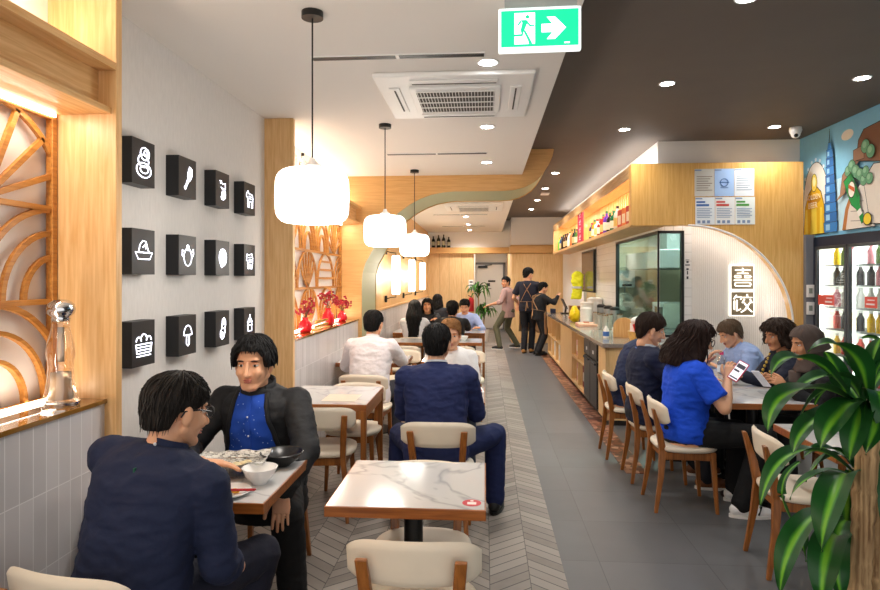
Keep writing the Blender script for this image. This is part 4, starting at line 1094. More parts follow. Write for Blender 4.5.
# 5 man in the white shirt
person('man in a white long-sleeved shirt at the left wall with his back to the camera', -1.08, 5.72, -6, bw=1.1, lean=14, look=(-4, 8), hands=((-1.30, 6.22, .80), (-.90, 6.24, .80)), elbow=((-.45, -.3, -.9), (.8, -.2, -.6)), skin='light', top='#e9e3e6', bottom='#34343c', collar='#ece8ea', hair=('short', 'black', '#100e0e', dict(thick=.014, back=-.07)), vox=.008, hem=-.08, knees=(None, (-.88, 6.1, .53)))
# 6 long-haired woman, 7 facing woman, 8 black top, 9 pale blue, 10 far head
person('woman with very long straight black hair in a white top, back to the camera', -1.05, 9.12, 0, female=True, s=.97, lean=10, top='#e3e2e6', bottom='#22242c', hair=('long', 'black', '#0f0d0e', dict(thick=.016, len=.46, open=70, flare=.28, taper=.1, clump=.004, backoff=.085)), hands=((-1.25, 9.8, .8), (-.85, 9.8, .8)), vox=.012)
person('dark-haired woman in black facing the camera at the far left table', -.98, 10.72, 180, female=True, s=.97, lean=16, top='#1a1a1e', bottom='#17171a', hair=('long', 'black', '#0f0d0e', dict(thick=.014, len=.16, open=60)), hands=((-.8, 10.1, .95), (-1.2, 10.2, .8)), skin='tan', vox=.012)
person('diner in black with black hair, back to the camera, left of the door plant', -.50, 9.12, -4, bw=1.12, s=.98, lean=18, top='#141417', bottom='#1c1d22', hair=('short', 'black', '#100e0e', dict(thick=.018, back=-.085, side=-.05)), hands=((-.68, 9.8, .8), (-.25, 9.8, .8)), vox=.012)
person('diner in a pale blue shirt, half hidden behind the far diner in black', -.33, 10.72, 176, s=.97, lean=20, top='#a9bcec', bottom='#2a2c34', hair=('short', 'black', '#100e0e', dict(thick=.014)), look=(0, 20), hands=((-.1, 10.2, .8), (-.5, 10.2, .8)), vox=.012)
person('farthest seated diner, only black hair showing beyond the facing woman', -.95, 12.3, 0, s=.98, lean=8, top='#26262c', bottom='#22232a', hair=('long', 'black', '#0f0d0e', dict(thick=.014, len=.2, open=70)), female=True, vox=.013)
# staff, standing
i11 = person('walking man in a pinkish brown shirt and olive trousers by the back door', .53, 14.25, 62, sit=False, s=1.0, lean=4, look=(78, 0), hands=((.11, 13.95, 1.02), (.72, 14.05, .98)), elbow=((0, -.8, -.3), (.3, -.9, -.3)), skin='tan', top='#a58680', sleeve='roll', bottom='#5b5a45', shoe='#252525', collar='#a58680', hair=('short', 'black', '#100e0e', dict(thick=.012)), vox=.010, feet=((.33, 14.1, .095), (.74, 14.45, .095)), hem=-.16, hipz=.88)
def apron(info, mat, back=True, strap=True):
    S = info['S']; lat, fw = info['lat'], info['fw']; P = S[0]; mb = MB()
    def front(u, v):
        a = R(-78+156*u); z = S[2].z-.02-v*(S[2].z-.48); r = .165+.03*v
        w_ = 1 if v > .35 else .62
        return V((P.x, P.y, z))+lat*(r*1.12*math.sin(a*w_))+fw*(r*.88*math.cos(a*w_)+.0)
    mb.grid(front, 14, 14)
    ob = part(info, 'apron', mb, mat, 180); sm = ob.modifiers.new('solid', 'SOLIDIFY'); sm.thickness = .006
    mb = MB(); bk = -.145
    c = V((P.x, P.y, 0)); zt, zb = S[3].z-.03, S[0].z+.10
    for sg in (-1, 1):
        mb.tube([c+lat*sg*.10+fw*.12+V((0, 0, S[2].z)), c+lat*sg*.10+fw*.0+V((0, 0, zt+.015)), c+lat*sg*.07+fw*(bk+.03)+V((0, 0, zt-.05)), c-lat*sg*.03+fw*bk+V((0, 0, (zt+zb)/2)), c-lat*sg*.14+fw*(bk+.05)+V((0, 0, zb))], .012, square=(.006, .028))
    mb.tube([c+lat*(.19*math.cos(R(a)))+fw*(.148*math.sin(R(a)))+V((0, 0, zb)) for a in range(0, 360, 18)], .012, closed=True, square=(.03, .006))
    mb.tube([c+fw*(bk-.005)+V((0, 0, zb)), c+fw*(bk-.02)+lat*.03+V((0, 0, zb-.14))], .01, square=(.02, .006)); mb.tube([c+fw*(bk-.005)+V((0, 0, zb)), c+fw*(bk-.02)-lat*.02+V((0, 0, zb-.2))], .01, square=(.02, .006))
    part(info, 'apron_strap', mb, mat, 60, parent=ob)
ap = fabric('apron_tan', '#a5805c')
i12 = person('tall cook in black with tan crossed apron straps, back to the camera', .93, 13.55, -14, sit=False, s=1.08, lean=3, look=(-40, 12), hands=((.72, 13.9, 1.08), (1.18, 13.95, 1.1)), skin='light', top='#1b1d2c', sleeve='short', bottom='#14151c', shoe='#a5743c', hair=('short', 'black', '#100e0e', dict(thick=.016)), vox=.010, feet=((.84, 13.5, .095), (1.0, 13.62, .095)), hem=-.1)
apron(i12, ap)
i13 = person('short cook in black with a tan apron standing at the counter end', 1.14, 13.2, -72, sit=False, s=.90, lean=8, look=(-4, 12), hands=((1.50, 13.42, 1.16), (1.53, 13.18, 1.24)), skin='light', top='#17181d', sleeve='long', bottom='#15161b', hair=('short', 'black', '#100e0e', dict(thick=.015, back=-.09)), vox=.010, feet=((1.10, 13.3, .095), (1.12, 13.06, .095)), hem=-.1, female=True)
apron(i13, ap)
# right-hand table
person('farthest man in a navy sweater on the right, leaning forward, face hidden', 1.28, 5.76, -90, bw=1.08, lean=22, look=(0, 6), hands=((1.70, 5.95, .80), (1.70, 5.62, .80)), skin='light', top='#1c2748', bottom='#1a1f33', hair=('short', 'grey', '#3a332e', dict(thick=.010)), vox=.008, collar='#d9dbe0', hem=-.08, sleeve='long')
i15 = person('man in a navy sweater with white collar and lanyard on the right, seen in profile', 1.29, 5.11, -86, bw=1.08, lean=2, look=(-4, 16), hands=((1.72, 5.3, .80), (1.72, 4.98, .80)), skin='fair', top='#151c36', bottom='#15171f', collar='#e2e5ea', shoe='#7a4a2c', hair=('short', 'brown', '#2c1d14', dict(thick=.016, clump=.008, crown=.006)), vox=.007, hem=-.08, feet=((1.72, 5.2, .095), (1.68, 4.86, .095)))
S = i15['S']; lat, fw = i15['lat'], i15['fw']
mb = MB(); mb.tube([S[3]+lat*(.083*math.cos(R(a)))+fw*(.085*math.sin(R(a)))+V((0, 0, -.012-.05*max(0, math.sin(R(a))))) for a in range(0, 360, 20)], .006, closed=True, square=(.02, .006))
part(i15, 'lanyard', mb, M('lanyard_blue', '#4f6fb8', .7), 60, parent=i15['shirt'])
i16 = person('woman with long wavy dark hair in a bright blue polo holding up a phone', 1.40, 4.50, -86, s=.98, bw=1.18, lean=7, female=True, look=(-4, 14), hands=((1.62, 4.68, .98), (1.66, 4.38, .915)), handdir=((.3, -.3, .8), (.25, .25, .85)), handup=((-.8, .4, .2), (-.7, -.6, .2)), curl=(40, 45), elbow=((-.5, -.3, -.8), (.7, -.4, -.8)), skin='fair', top='#0f4bd2', sleeve='short', bottom='#0f0f11', shoe='#eeeeee', collar='#0f4bd2',
    hair=('long', 'darkbrown', '#2a1a15', dict(thick=.022, len=.23, open=62, flare=.2, curl=True, clump=.012, taper=.15, locks=380, lift=.014, backoff=.05)), vox=.0065, feet=((1.8, 4.62, .095), (1.72, 4.3, .095)), knees=(None, (1.88, 4.33, .54)), hem=-.06)
sh, g, fd = i16['shoes'][1]
mb = MB(); Wd = V((fd.y, -fd.x, 0))
for k in range(3):
    for sg in (-1, 1): mb.bar(g+fd*(.035+.028*k)+Wd*sg*.046+V((0, 0, .03)), g+fd*(.06+.028*k)+Wd*sg*.03+V((0, 0, .085)), .010, .006)
mb.build('stripe', black, sh)
mb = MB()
for sg in (-1, 1):
    mb.tube([(sg*.07, .08, .012), (sg*.08, .03, .016), (sg*.08, -.02, .008)], .003, 6)
    mb.tube([(sg*.031+.028*math.cos(R(a)), .102-abs(.02*math.cos(R(a)))*.12, .004+.022*math.sin(R(a))) for a in range(0, 360, 24)], .003, 6, closed=True)
part(i16, 'glasses', mb, M('glasses_frame'), 60, True)
person('man in a pale blue shirt looking down at the far side of the right table', 2.50, 5.9, 92, s=.95, bw=1.1, lean=26, look=(8, 26), hands=((2.10, 5.72, .80), (2.10, 6.05, .80)), skin='light', top='#8fa3cd', bottom='#2a2d3a', collar='#9db0d8', hair=('short', 'ash', '#5d4a38', dict(thick=.015, clump=.006)), vox=.008)
i18 = person('curly-haired woman in navy with a yellow beaded lanyard at the right table', 2.55, 5.27, 94, female=True, s=.955, bw=1.05, lean=15, look=(6, 12), hands=((2.06, 5.12, .82), (2.12, 5.42, .80)), handdir=((-.9, -.1, .1), None), skin='tan', top='#171b2e', bottom='#17181f', hair=('long', 'curly', '#33241b', dict(thick=.030, len=.12, open=58, curl=True, clump=.014, flare=.3, locks=320, lift=.016)), vox=.008)
S = i18['S']; lat, fw = i18['lat'], i18['fw']
mb = MB()
for sg in (-1, 1):
    for k in range(13):
        u = k/12; q = S[3]+lat*sg*(.075-.055*u)+fw*(.075+.095*min(1, u*2.2))+V((0, 0, -.02-.30*u)); mb.ell(q, (.011, .011, .014), seg=10, rings=6)
part(i18, 'beaded_lanyard', mb, M('beads_yellow', '#e3b54a', .5, var=.5, nscale=60), 180, parent=i18['shirt'])
i19 = person('woman in a dark taupe headscarf holding a white phone at the right table', 2.50, 4.68, 92, female=True, s=.96, bw=1.08, lean=17, look=(2, 14), hands=((2.13, 4.56, .84), (2.13, 4.76, .84)), handdir=((-.75, .2, .45), (-.75, -.2, .45)), handup=((.3, -.8, .5), (.3, .8, .5)), curl=(38, 38), skin='tan', top='#121215', bottom='#121215', hair=('', 'taupe', '#2a211d'), vox=.007)
scarf = fabric('scarf_taupe', '#4d403a', .85)
do_hair(i19, ('long', 'x', 'y', dict(thick=.018, len=.085, open=50, frontlen=1.0, flare=.28, clump=.006, front=.072, vf=1.2, fr=4, locks=0)), 1.0, scarf, 'headscarf')
S = i19['S']; lat, fw = i19['lat'], i19['fw']
mb = MB(); rr = []
for q, rx, ry, sh_ in ((.09, .070, .075, .0), (.05, .082, .085, .01), (.0, .10, .10, .015), (-.025, .11, .11, .018), (-.045, .11, .11, .02), (-.055, .09, .09, .02)):
    rr.append([S[3]+V((0, 0, q))+lat*(rx*math.cos(a))+fw*(ry*math.sin(a)+sh_) for a in [2*math.pi*j/26 for j in range(26)]])
mb.loft(rr); m = remesh(mb.bm, .008, 3); folds(m, .009, 9, 2); link('scarf_wrap', m, scarf, i19['t'], 180)
mb = MB(); mb.tube([S[3]+fw*.11+lat*.03+V((0, 0, -.05)), S[2]+fw*.165+lat*.04, S[1]+fw*.17+lat*.05+V((0, 0, .02))], [.05, .045, .04], 10); part(i19, 'scarf_end', mb, scarf, 180)
# phones
def phone(label, loc, rot, col, screen):
    t = thing('smartphone', label, 'phone', loc); t.rotation_euler = rot
    MB().bb(-.037, .037, -.075, .075, -.005, .004).build('case', M('case_'+col, col, .4), t, bevel=.004)
    MB().bb(-.031, .031, -.068, .068, .004, .0048).build('screen', M('screen_'+screen, screen, .2, emit=screen, es=.6), t)
    return t
def aim(L, n):
    L = V(L).normalized(); n = V(n); n = (n-L*n.dot(L)).normalized(); x = L.cross(n); return Matrix((x, L, n)).transposed().to_euler()
ph = phone('pink-cased phone with a lit screen held up by the woman in the blue polo', (1.715, 4.345, .975), aim((.62, .1, .78), (-.45, -.75, .45)), '#c2244e', '#e8e4ea')
MB().bb(-.028, .028, .02, .05, .0049, .0053).bb(-.028, .01, -.01, .005, .0049, .0053).bb(-.028, .028, -.06, -.05, .0049, .0053).build('screen_image', M('screen_dark', '#54505c', .4), ph)
phone('white phone held by the woman in the headscarf', (1.975, 4.60, .885), aim((.5, .1, -.6), (.75, .3, .5)), '#eceaf0', '#3b3140')
phone('black phone held near the bottle at the right table', (2.02, 5.18, .86), (R(50), 0, R(90)), '#1a1a1d', '#8d8f98')
# ================================================================== PROPS
def glassware(name, label, cat, loc, prof, mat, group=None, extra=None):
    t = thing(name, label, cat, loc, 0, group)
    MB().lathe(prof, seg=24, cap=False).build('body', mat, t, 50)
    if extra: extra(t)
    return t
# ---- near left ledge: tall clear mill with chrome cap
acr = mk_pane('clear_acrylic', '#f6efe6', 3.0)
t = thing('pepper_mill', 'tall clear acrylic pepper mill with a chrome cap on the left ledge', 'pepper mill', (-1.60, 2.235, 1.118))
MB().lathe([(0, 0), (.062, 0), (.066, .012), (.062, .03), (.052, .06), (.047, .10), (.045, .125), (.043, .15), (.046, .175), (.051, .20), (.047, .235), (.037, .275), (.031, .31), (.032, .325), (.0, .325)], cap=False).build('body', acr, t, 180)
MB().lathe([(0, .03), (.045, .03), (.036, .09), (.035, .13), (.0, .135)], cap=False).lathe([(0, .17), (.012, .17), (.012, .3), (0, .3)], cap=False).build('inner_core', M('mill_core', '#e6d9c6', .2, trans=.6, var=.05), t, 180)
MB().lathe([(0, .003), (.064, .003), (.066, .02), (0, .02)], cap=False).build('base_ring', chrome, t, 60)
MB().lathe([(0, .322), (.028, .322), (.034, .332), (.03, .338), (.046, .352), (.05, .368), (.044, .388), (.026, .402), (0, .406)], cap=False).build('cap', chrome, t, 180)
# ---- far left niche: red vases of red flowers
for i, (y, h, r) in enumerate(((5.50, .135, .062), (6.32, .18, .066), (6.95, .125, .056))):
    t = thing('flower_vase', 'glossy red vase of red blossoms in the far left niche, %s from the camera' % ORD[i], 'vase', (-1.62, y, 1.118), group='red vases in the far left niche')
    MB().lathe([(0, 0), (r*.7, 0), (r*.98, h*.2), (r, h*.4), (r*.85, h*.65), (r*.42, h*.85), (r*.40, h*.93), (r*.5, h), (r*.42, h), (0, h*.9)], cap=False).build('body', M('vase_red', '#d5202a', .15, var=.05), t, 180)
    rnd = random.Random(i+4); mb = MB(); fl = MB(); lf = MB()
    for k in range(11):
        a = rnd.uniform(0, 6.28); e = V((.09*math.cos(a)*rnd.uniform(.3, 1), .11*math.sin(a)*rnd.uniform(.3, 1), h+rnd.uniform(.05, .15)))
        mb.tube([(0, 0, h*.8), V((e.x*.4, e.y*.4, h+.04)), e], .002, 5)
        for q in range(6):
            c = e+V((rnd.uniform(-.03, .03), rnd.uniform(-.03, .03), rnd.uniform(-.03, .03)))
            fl.ell(c, (.013, .013, .011), seg=8, rings=5)
        if k % 3 == 0: lf.ell(e+V((.02, .03, -.03)), (.01, .025, .008), seg=8, rings=5)
    mb.build('stem', M('stem_brown', '#5b3a22', .6), t, 60); fl.build('blossom', M('blossom_red', '#a5162c', .6, var=.4), t, 180); lf.build('leaf', M('leaf_olive', '#b9a83a', .6), t, 180)
t = tag(MB().box((-1.60, 5.98, 1.15), (.012, .5, .022)).box((-1.60, 6.0, 1.19), (.012, .44, .022)).box((-1.60, 5.98, 1.1215), (.05, .52, .007)).build('gilt_ornament', M('gilt', '#e6c05a', .3, .6, var=.5, nscale=55)), 'low gilt ornament between the red vases in the far left niche', 'ornament')
# ---- upper niche bottles
def bottle(name, label, cat, loc, h, r, col, cap='#22201e', lab=None, clear=False, group=None, neck=.35):
    t = thing(name, label, cat, loc, 0, group)
    MB().lathe([(0, 0), (r*.95, 0), (r, h*.03), (r, h*(.62-neck*.1)), (r*.85, h*.70), (r*.36, h*.80), (r*.33, h*.92), (0, h*.92)], seg=16, cap=False).build('body', glass if clear else M('bottle_'+col, col, .12, var=.03), t, 60)
    MB().lathe([(0, h*.90), (r*.40, h*.90), (r*.40, h), (0, h)], seg=16, cap=False).build('cap', M('cap_'+cap, cap, .4), t, 60)
    if lab: MB().lathe([(r*1.02, h*.18), (r*1.02, h*.52)], seg=16, cap=False).build('paper_label', M('label_'+lab, lab, .6, var=.2, nscale=60), t, 60)
    return t
for i in range(9):
    bottle('glass_bottle', 'clear bottle with a dark cap on the lit upper left shelf, %s from the camera' % ORD[i], 'bottle', (-1.62, 4.86+i*.28, 2.47), .25, .035, '#e7e2d8', clear=True, cap='#2a2622', group='clear bottles on the upper left shelf')
for i, h in enumerate((.30, .33, .34, .28)):
    bottle('wine_bottle', 'dark wine bottle on the cornice above the far oak panels, %s from the left' % ORD[i], 'bottle', (-1.36+i*.135, 16.345, 2.43), h, .045, '#141a14', lab='#c9c2a8', cap='#2c2a18', group='wine bottles on the back cornice')
# ---- long bar shelf bottles
pal = [('#6fae4a', 'green'), ('#35507e', 'blue'), ('#24211e', 'black'), ('#4a3021', 'brown'), ('#2a1c16', 'dark brown'), ('#d8cfc0', 'pale'), ('#c77a4a', 'amber'), ('#22342a', 'dark green'), ('#4b7d35', 'leaf green'), ('#2b2a30', 'charcoal')]
rnd = random.Random(11)
ys = [14.1-.33*k for k in range(10)]
for i, y in enumerate(ys):
    c, nm = pal[i]
    bottle('spirit_bottle', '%s bottle on the bar shelf beyond the red banner, %s from far end' % (nm, ORD[i]), 'bottle', (1.68, y, 2.21), .30+.05*rnd.random(), .052, c, lab=rnd.choice(['#e8e2d2', '#c9b98a', '#d5d9dc', None]), cap=rnd.choice(['#1d1a18', '#b08b3a', '#3b6a35']), group='bottles on the bar shelf')
pal2 = [('#2e3357', 'navy'), ('#d39a2f', 'golden'), ('#e6e1d6', 'white'), ('#8c2420', 'deep red'), ('#b5372a', 'red'), ('#6d3bb0', 'violet'), ('#2b2622', 'black'), ('#1f6a46', 'green'), ('#d9d4c9', 'pale grey'), ('#c8402a', 'vermilion'), ('#e07b39', 'orange'), ('#c03026', 'scarlet'), ('#d8572e', 'bright orange')]
for i, (c, nm) in enumerate(pal2):
    y = 9.9-i*.235
    if i < 9: bottle('spirit_bottle', '%s bottle on the bar shelf right of the red banner, %s from the banner' % (nm, ORD[i]), 'bottle', (1.68, y, 2.21), .27+.06*rnd.random(), .05, c, lab=rnd.choice(['#e8e2d2', '#d6bd6f', '#f0eeea']), cap=rnd.choice(['#1d1a18', '#aa3333', '#2f7d52']), group='bottles on the bar shelf')
    else:
        t = thing('gift_box', '%s boxed bottle at the near end of the bar shelf, %s from the banner' % (nm, ORD[i]), 'box', (1.70, y, 2.21), R(8), 'boxed bottles on the bar shelf')
        MB().bb(-.05, .05, -.07, .07, 0, .24).build('carton', M('carton_'+c, c, .5), t, bevel=.003); MB().bb(-.052, -.049, -.05, .05, .06, .17).build('front_panel', M('carton_pale', '#f1dcc0', .6, var=.2), t)
t = thing('hanging_banner', 'red vertical banner with white characters hanging amid the shelf bottles', 'banner', (1.60, 10.55, 2.21))
MB().bb(-.01, .01, -.27, .27, .0, .55).build('cloth', M('banner_red', '#c2304a', .7), t)
mb = MB()
for k in range(4):
    z = .47-.125*k
    mb.bar((-.012, -.09, z), (-.012, .09, z), .004, .014).bar((-.012, 0, z+.04), (-.012, 0, z-.05), .014, .004, ).bar((-.012, -.07, z-.045), (-.012, .07, z-.04), .004, .012).bar((-.012, -.08, z+.03), (-.012, -.03, z+.0), .004, .012)
mb.build('lettering', M('banner_white', '#f4e6e6', .6), t)
# ================================================================== table A settings
t = thing('paper_lined_basket', 'wire basket lined with printed newspaper on the left table', 'basket', (-1.10, 2.64, .75), R(12))
mb = MB()
for z in (.004, .045): mb.tube([(-.11, -.075, z), (.11, -.075, z), (.12, .08, z), (-.12, .08, z)], .0025, 6, closed=True)
for k in range(9): mb.cyl((-.11+.0275*k, -.075, .004), (-.11+.0275*k, -.078, .045), .0015, seg=6); mb.cyl((-.11+.0275*k, .078, .004), (-.11+.0275*k, .08, .045), .0015, seg=6)
for k in range(6): mb.cyl((-.113, -.07+.028*k, .004), (-.115, -.07+.028*k, .045), .0015, seg=6); mb.cyl((.113, -.07+.028*k, .004), (.115, -.07+.028*k, .045), .0015, seg=6)
mb.build('wire_frame', chrome, t, 60)
def paper(u, v):
    x, y = (u-.5)*.30, (v-.5)*.21; e = max(abs(u-.5), abs(v-.5))*2
    return V((x, y, .012+.05*max(0, e-.55)/.45+.012*noise.noise(V((x*22, y*22, 3)))+.008))
def newsprint():
    m, nt, bs = nodes_of('newsprint'); b = N(nt, 'ShaderNodeTexBrick'); b.inputs['Scale'].default_value = 60; b.inputs['Mortar Size'].default_value = .035; b.inputs['Brick Width'].default_value = .9; b.inputs['Row Height'].default_value = .35
    b.inputs['Color1'].default_value = C('#55534f'); b.inputs['Color2'].default_value = C('#dedcd4'); b.inputs['Mortar'].default_value = C('#e9e7e0'); nt.links.new(coords(nt), b.inputs['Vector']); nt.links.new(b.outputs['Color'], bs.inputs['Base Color']); return m
MB().grid(paper, 24, 18).build('newspaper', newsprint(), t, 180)
mb = MB(); rnd = random.Random(2)
for k in range(7): mb.ell((rnd.uniform(-.06, .06), rnd.uniform(-.04, .04), .035), (.022, .018, .012), seg=10, rings=6)
mb.build('fried_food', M('fried', '#d8c79c', .7, var=.25), t, 180)
glassware('black_bowl', 'wide black bowl on the left table behind the white bowl', 'bowl', (-.925, 2.77, .75), [(0, .003), (.035, 0), (.04, .006), (.075, .03), (.098, .062), (.095, .064), (.07, .036), (.0, .014)], M('bowl_black', '#19191b', .25, var=.1))
glassware('white_bowl', 'white bowl at the right edge of the left table', 'bowl', (-.935, 2.52, .75), [(0, .003), (.03, 0), (.034, .008), (.055, .03), (.073, .068), (.07, .069), (.05, .034), (.0, .014)], M('bowl_white', '#f2f1ef', .2, var=.01))
t = glassware('white_plate', 'white plate with leftover yellow food on the left table', 'plate', (-1.01, 2.385, .75), [(0, .004), (.06, .002), (.088, .014), (.086, .017), (.055, .008), (0, .007)], M('bowl_white'))
mb = MB()
for k in range(6): mb.ell((.012*k-.03, .012*math.sin(k*2), .012), (.016, .012, .006), seg=10, rings=6)
mb.build('leftovers', M('egg', '#e7b23c', .6, var=.25), t, 180)
for k in range(2): tag(MB().tube([(-1.10, 2.355+.008*k, .772), (-.90, 2.372+.011*k, .772)], .0033, 8).build('chopstick', M('chopstick_red', '#b3222c', .4), smooth=60), 'red chopstick lying across the white plate, %s of the pair' % ('nearer' if k == 0 else 'farther'), 'chopsticks', 'red chopsticks')
# items on other tables
for i, (x, y, lb) in enumerate(((-1.22, 6.55, 'before the man in the white shirt'), (-.3, 8.6, 'on the centre table before the diner in black'), (-.35, 10.05, 'on the far centre table'), (-1.1, 10.05, 'on the far left table'), (-.12, 4.6, 'beside the man in the suit'))):
    glassware('white_bowl', 'small white bowl %s' % lb, 'bowl', (x, y, .75), [(0, .003), (.03, 0), (.034, .008), (.055, .03), (.07, .06), (.067, .061), (.05, .034), (.0, .014)], M('bowl_white'), 'white bowls')
t = thing('menu_sheet', 'printed menu lying on the table right of the man in the suit', 'menu', (-.07, 4.75, .75), R(6))
MB().bb(-.055, .055, -.10, .10, 0, .003).build('sheet', M('paper_white'), t); MB().bb(-.045, .045, -.07, .05, .003, .0034).build('print', M('print_red', '#c65a50', .6), t)
tag(MB().bb(-1.14, -.90, 4.24, 4.5, .7505, .752).build('paper_placemat', M('placemat', '#d9cdb8', .6)), 'beige paper on the four-legged table', 'paper')
t = thing('water_bottle', 'clear water bottle with a pink cap on the right-hand table', 'bottle', (1.98, 5.36, .75))
MB().lathe([(0, 0), (.03, 0), (.033, .01), (.033, .15), (.028, .18), (.013, .205), (.013, .22), (0, .22)], seg=20, cap=False).build('body', acr, t, 180); MB().lathe([(0, .215), (.016, .215), (.016, .24), (0, .24)], seg=16, cap=False).build('cap', M('cap_pink', '#e0417a', .4), t, 60); MB().lathe([(.034, .07), (.034, .13)], seg=20, cap=False).build('paper_label', M('lbl_pale', '#dbe3ee', .5), t, 60)
# ================================================================== counter
t = thing('service_counter', 'long oak service counter with open shelves and a dark stone top', 'counter', (1.6, 10.0, 0))
def W_(x0, x1, y0, y1, z0, z1, mb=None):
    mb = mb or MB(); return mb.bb(x0-1.6, x1-1.6, y0-10, y1-10, z0, z1)
W_(1.265, 1.925, 6.82, 13.12, .855, .90).build('worktop', M('stone_top', '#8a7f76', .15, var=.45, nscale=45), t, bevel=.004)
mb = W_(1.31, 1.36, 6.86, 7.30, .06, .855); W_(1.31, 1.92, 6.86, 6.90, .06, .855, mb); mb.build('end_panel', oak_b, t, bevel=.002)
mb = W_(1.31, 1.34, 9.50, 10.92, .06, .855)
for (a, b) in ((8.28, 9.52), (10.9, 13.1)):
    W_(1.31, 1.92, a, b, .06, .10, mb); W_(1.31, 1.92, a, b, .815, .855, mb); W_(1.31, 1.90, a, b, .44, .47, mb); W_(1.86, 1.90, a, b, .1, .82, mb)
    n = 2 if b-a < 2 else 3
    for k in range(n+1): W_(1.31, 1.90, a+(b-a-.03)*k/n, a+(b-a-.03)*k/n+.03, .1, .82, mb)
W_(1.31, 1.9, 13.06, 13.1, .06, .855, mb)
mb.build('carcass', oak_b, t, bevel=.002)
W_(1.36, 1.9, 6.9, 13.0, 0, .06).build('plinth', M('plinth', '#3a3432', .6), t)
t = thing('undercounter_fridge', 'black undercounter fridge with two drawers fronts at the near end of the counter', 'fridge', (1.6, 7.79, 0))
MB().bb(-.28, .25, -.475, .475, .06, .845).build('cabinet', black, t)
for sy in (-1, 1):
    d = MB().bb(-.305, -.28, sy*.235-.225, sy*.235+.225, .08, .62).build('door', M('panel_black', '#1d1e20', .35), t, bevel=.004)
    MB().bb(-.325, -.305, sy*.235-.18, sy*.235+.18, .585, .605).build('handle', darkgrey, d)
    d = MB().bb(-.305, -.28, sy*.235-.225, sy*.235+.225, .64, .83).build('drawer', M('panel_black'), t, bevel=.004)
    MB().bb(-.31, -.305, sy*.235-.03, sy*.235+.03, .70, .74).build('badge', M('badge_white', '#e4e6e8', .5), d)
# shelf contents
rnd = random.Random(5); n = 0
for (y, z, c, nm, nn) in ((12.75, .10, '#f0efed', 'white', 'paper_stack'), (12.35, .10, '#eceae6', 'white', 'paper_stack'), (11.95, .10, '#f1f0ee', 'white', 'paper_stack'), (11.6, .10, '#e9e7e3', 'white', 'paper_stack'), (11.2, .47, '#3d3c33', 'dark', 'jar_box'), (12.6, .47, '#b98b5b', 'tan', 'jar_box'), (9.25, .47, '#d9a3a0', 'pink', 'packet_box'), (9.2, .10, '#cf8b8d', 'rose', 'packet_box'), (8.65, .10, '#8a3b30', 'brick red', 'packet_box')):
    lv = 'upper' if z > .3 else 'lower'
    t = thing('storage_box', '%s carton on the %s counter shelf, %s carton from the far end' % (nm, lv, ORD[[.10, .47].index(z)*0+n]), 'box', (1.5, y, z), group='cartons on the counter shelves'); n += 1
    h = .22+.08*rnd.random(); MB().bb(-.14, .14, -.14, .14, 0, h).build('carton', M('ctn_'+c, c, .6, var=.06), t, bevel=.006); MB().bb(-.143, -.14, -.08, .08, h*.3, h*.7).build('front_panel', M('ctn_l'+c, '#d8d3cc', .6), t)
# counter-top items
t = thing('plastic_bag', 'bright yellow plastic bag on the counter', 'bag', (1.47, 10.30, .90))
mb = MB(); mb.ell((0, 0, .11), (.09, .13, .11)).ell((0, .02, .2), (.05, .09, .06)); m = remesh(mb.bm, .012, 4); folds(m, .02, 14, 4)
for v in m.vertices: v.co.z = max(0, v.co.z)
link('bag', m, M('bag_yellow', '#f2d911', .35), t, 180)
MB().bb(-.10, -.085, -.05, .04, .05, .09).build('print', M('print_orange', '#e0852c', .5), t)
def canister(x, y, h, r, label, body, lid, lidc):
    t = thing('canister', label, 'canister', (x, y, .90)); MB().lathe([(0, 0), (r, 0), (r, h*.84), (0, h*.84)], seg=22, cap=False).build('body', body, t, 50)
    MB().lathe([(0, h*.83), (r*1.04, h*.83), (r*1.04, h*.95), (r*.6, h), (0, h)], seg=22, cap=False).build('lid', lid, t, 40); return t
canister(1.62, 10.05, .34, .10, 'tall white tub with a lid beside the yellow bag', M('tub_white', '#efece6', .5), M('tub_lid', '#e6e0d6', .5), 0)
canister(1.56, 9.72, .26, .09, 'shorter white tub in front of the tall tub', M('tub_white'), M('tub_white'), 0)
canister(1.80, 10.35, .40, .12, 'white rice cooker drum behind the yellow bag', M('tub_white'), M('tub_lid'), 0)
for k, (x, y) in enumerate(((1.84, 10.0), (1.86, 9.55), (1.87, 9.12))): canister(x, y, .30, .065, 'steel shaker canister with a black lid by the tiled wall, %s from the far end' % ORD[k], steel, black, 0)
rnd = random.Random(9)
for k, (x, y) in enumerate(((1.62, 9.2), (1.66, 8.95), (1.60, 8.78), (1.72, 8.72), (1.62, 8.52), (1.86, 8.75), (1.86, 7.95))):
    t = thing('drinking_glasses', 'stack of clear drinking glasses on the counter, %s from the far end' % ORD[k], 'glass', (x, y, .90), group='stacked glasses on the counter')
    MB().lathe([(0, .005), (.032, 0), (.04, .1), (.037, .1), (.041, .12), (.046, .22), (.043, .22), (.03, .012), (0, .012)], seg=20, cap=False).build('glass', acr, t, 50); MB().lathe([(.033, .01), (.042, .2)], seg=20, cap=False).build('inner_glass', M('glass_frost', '#e4eaec', .15, trans=.15, var=.06), t, 50)
t = thing('cutting_board', 'salmon pink board lying on the counter', 'board', (1.50, 9.35, .90)); MB().bb(-.13, .13, -.2, .2, 0, .045).build('board', M('board_pink', '#e2a58c', .5), t, bevel=.008); MB().bb(-.04, .04, -.03, .03, .045, .07).build('grip', M('board_grip', '#c98a74', .5), t)
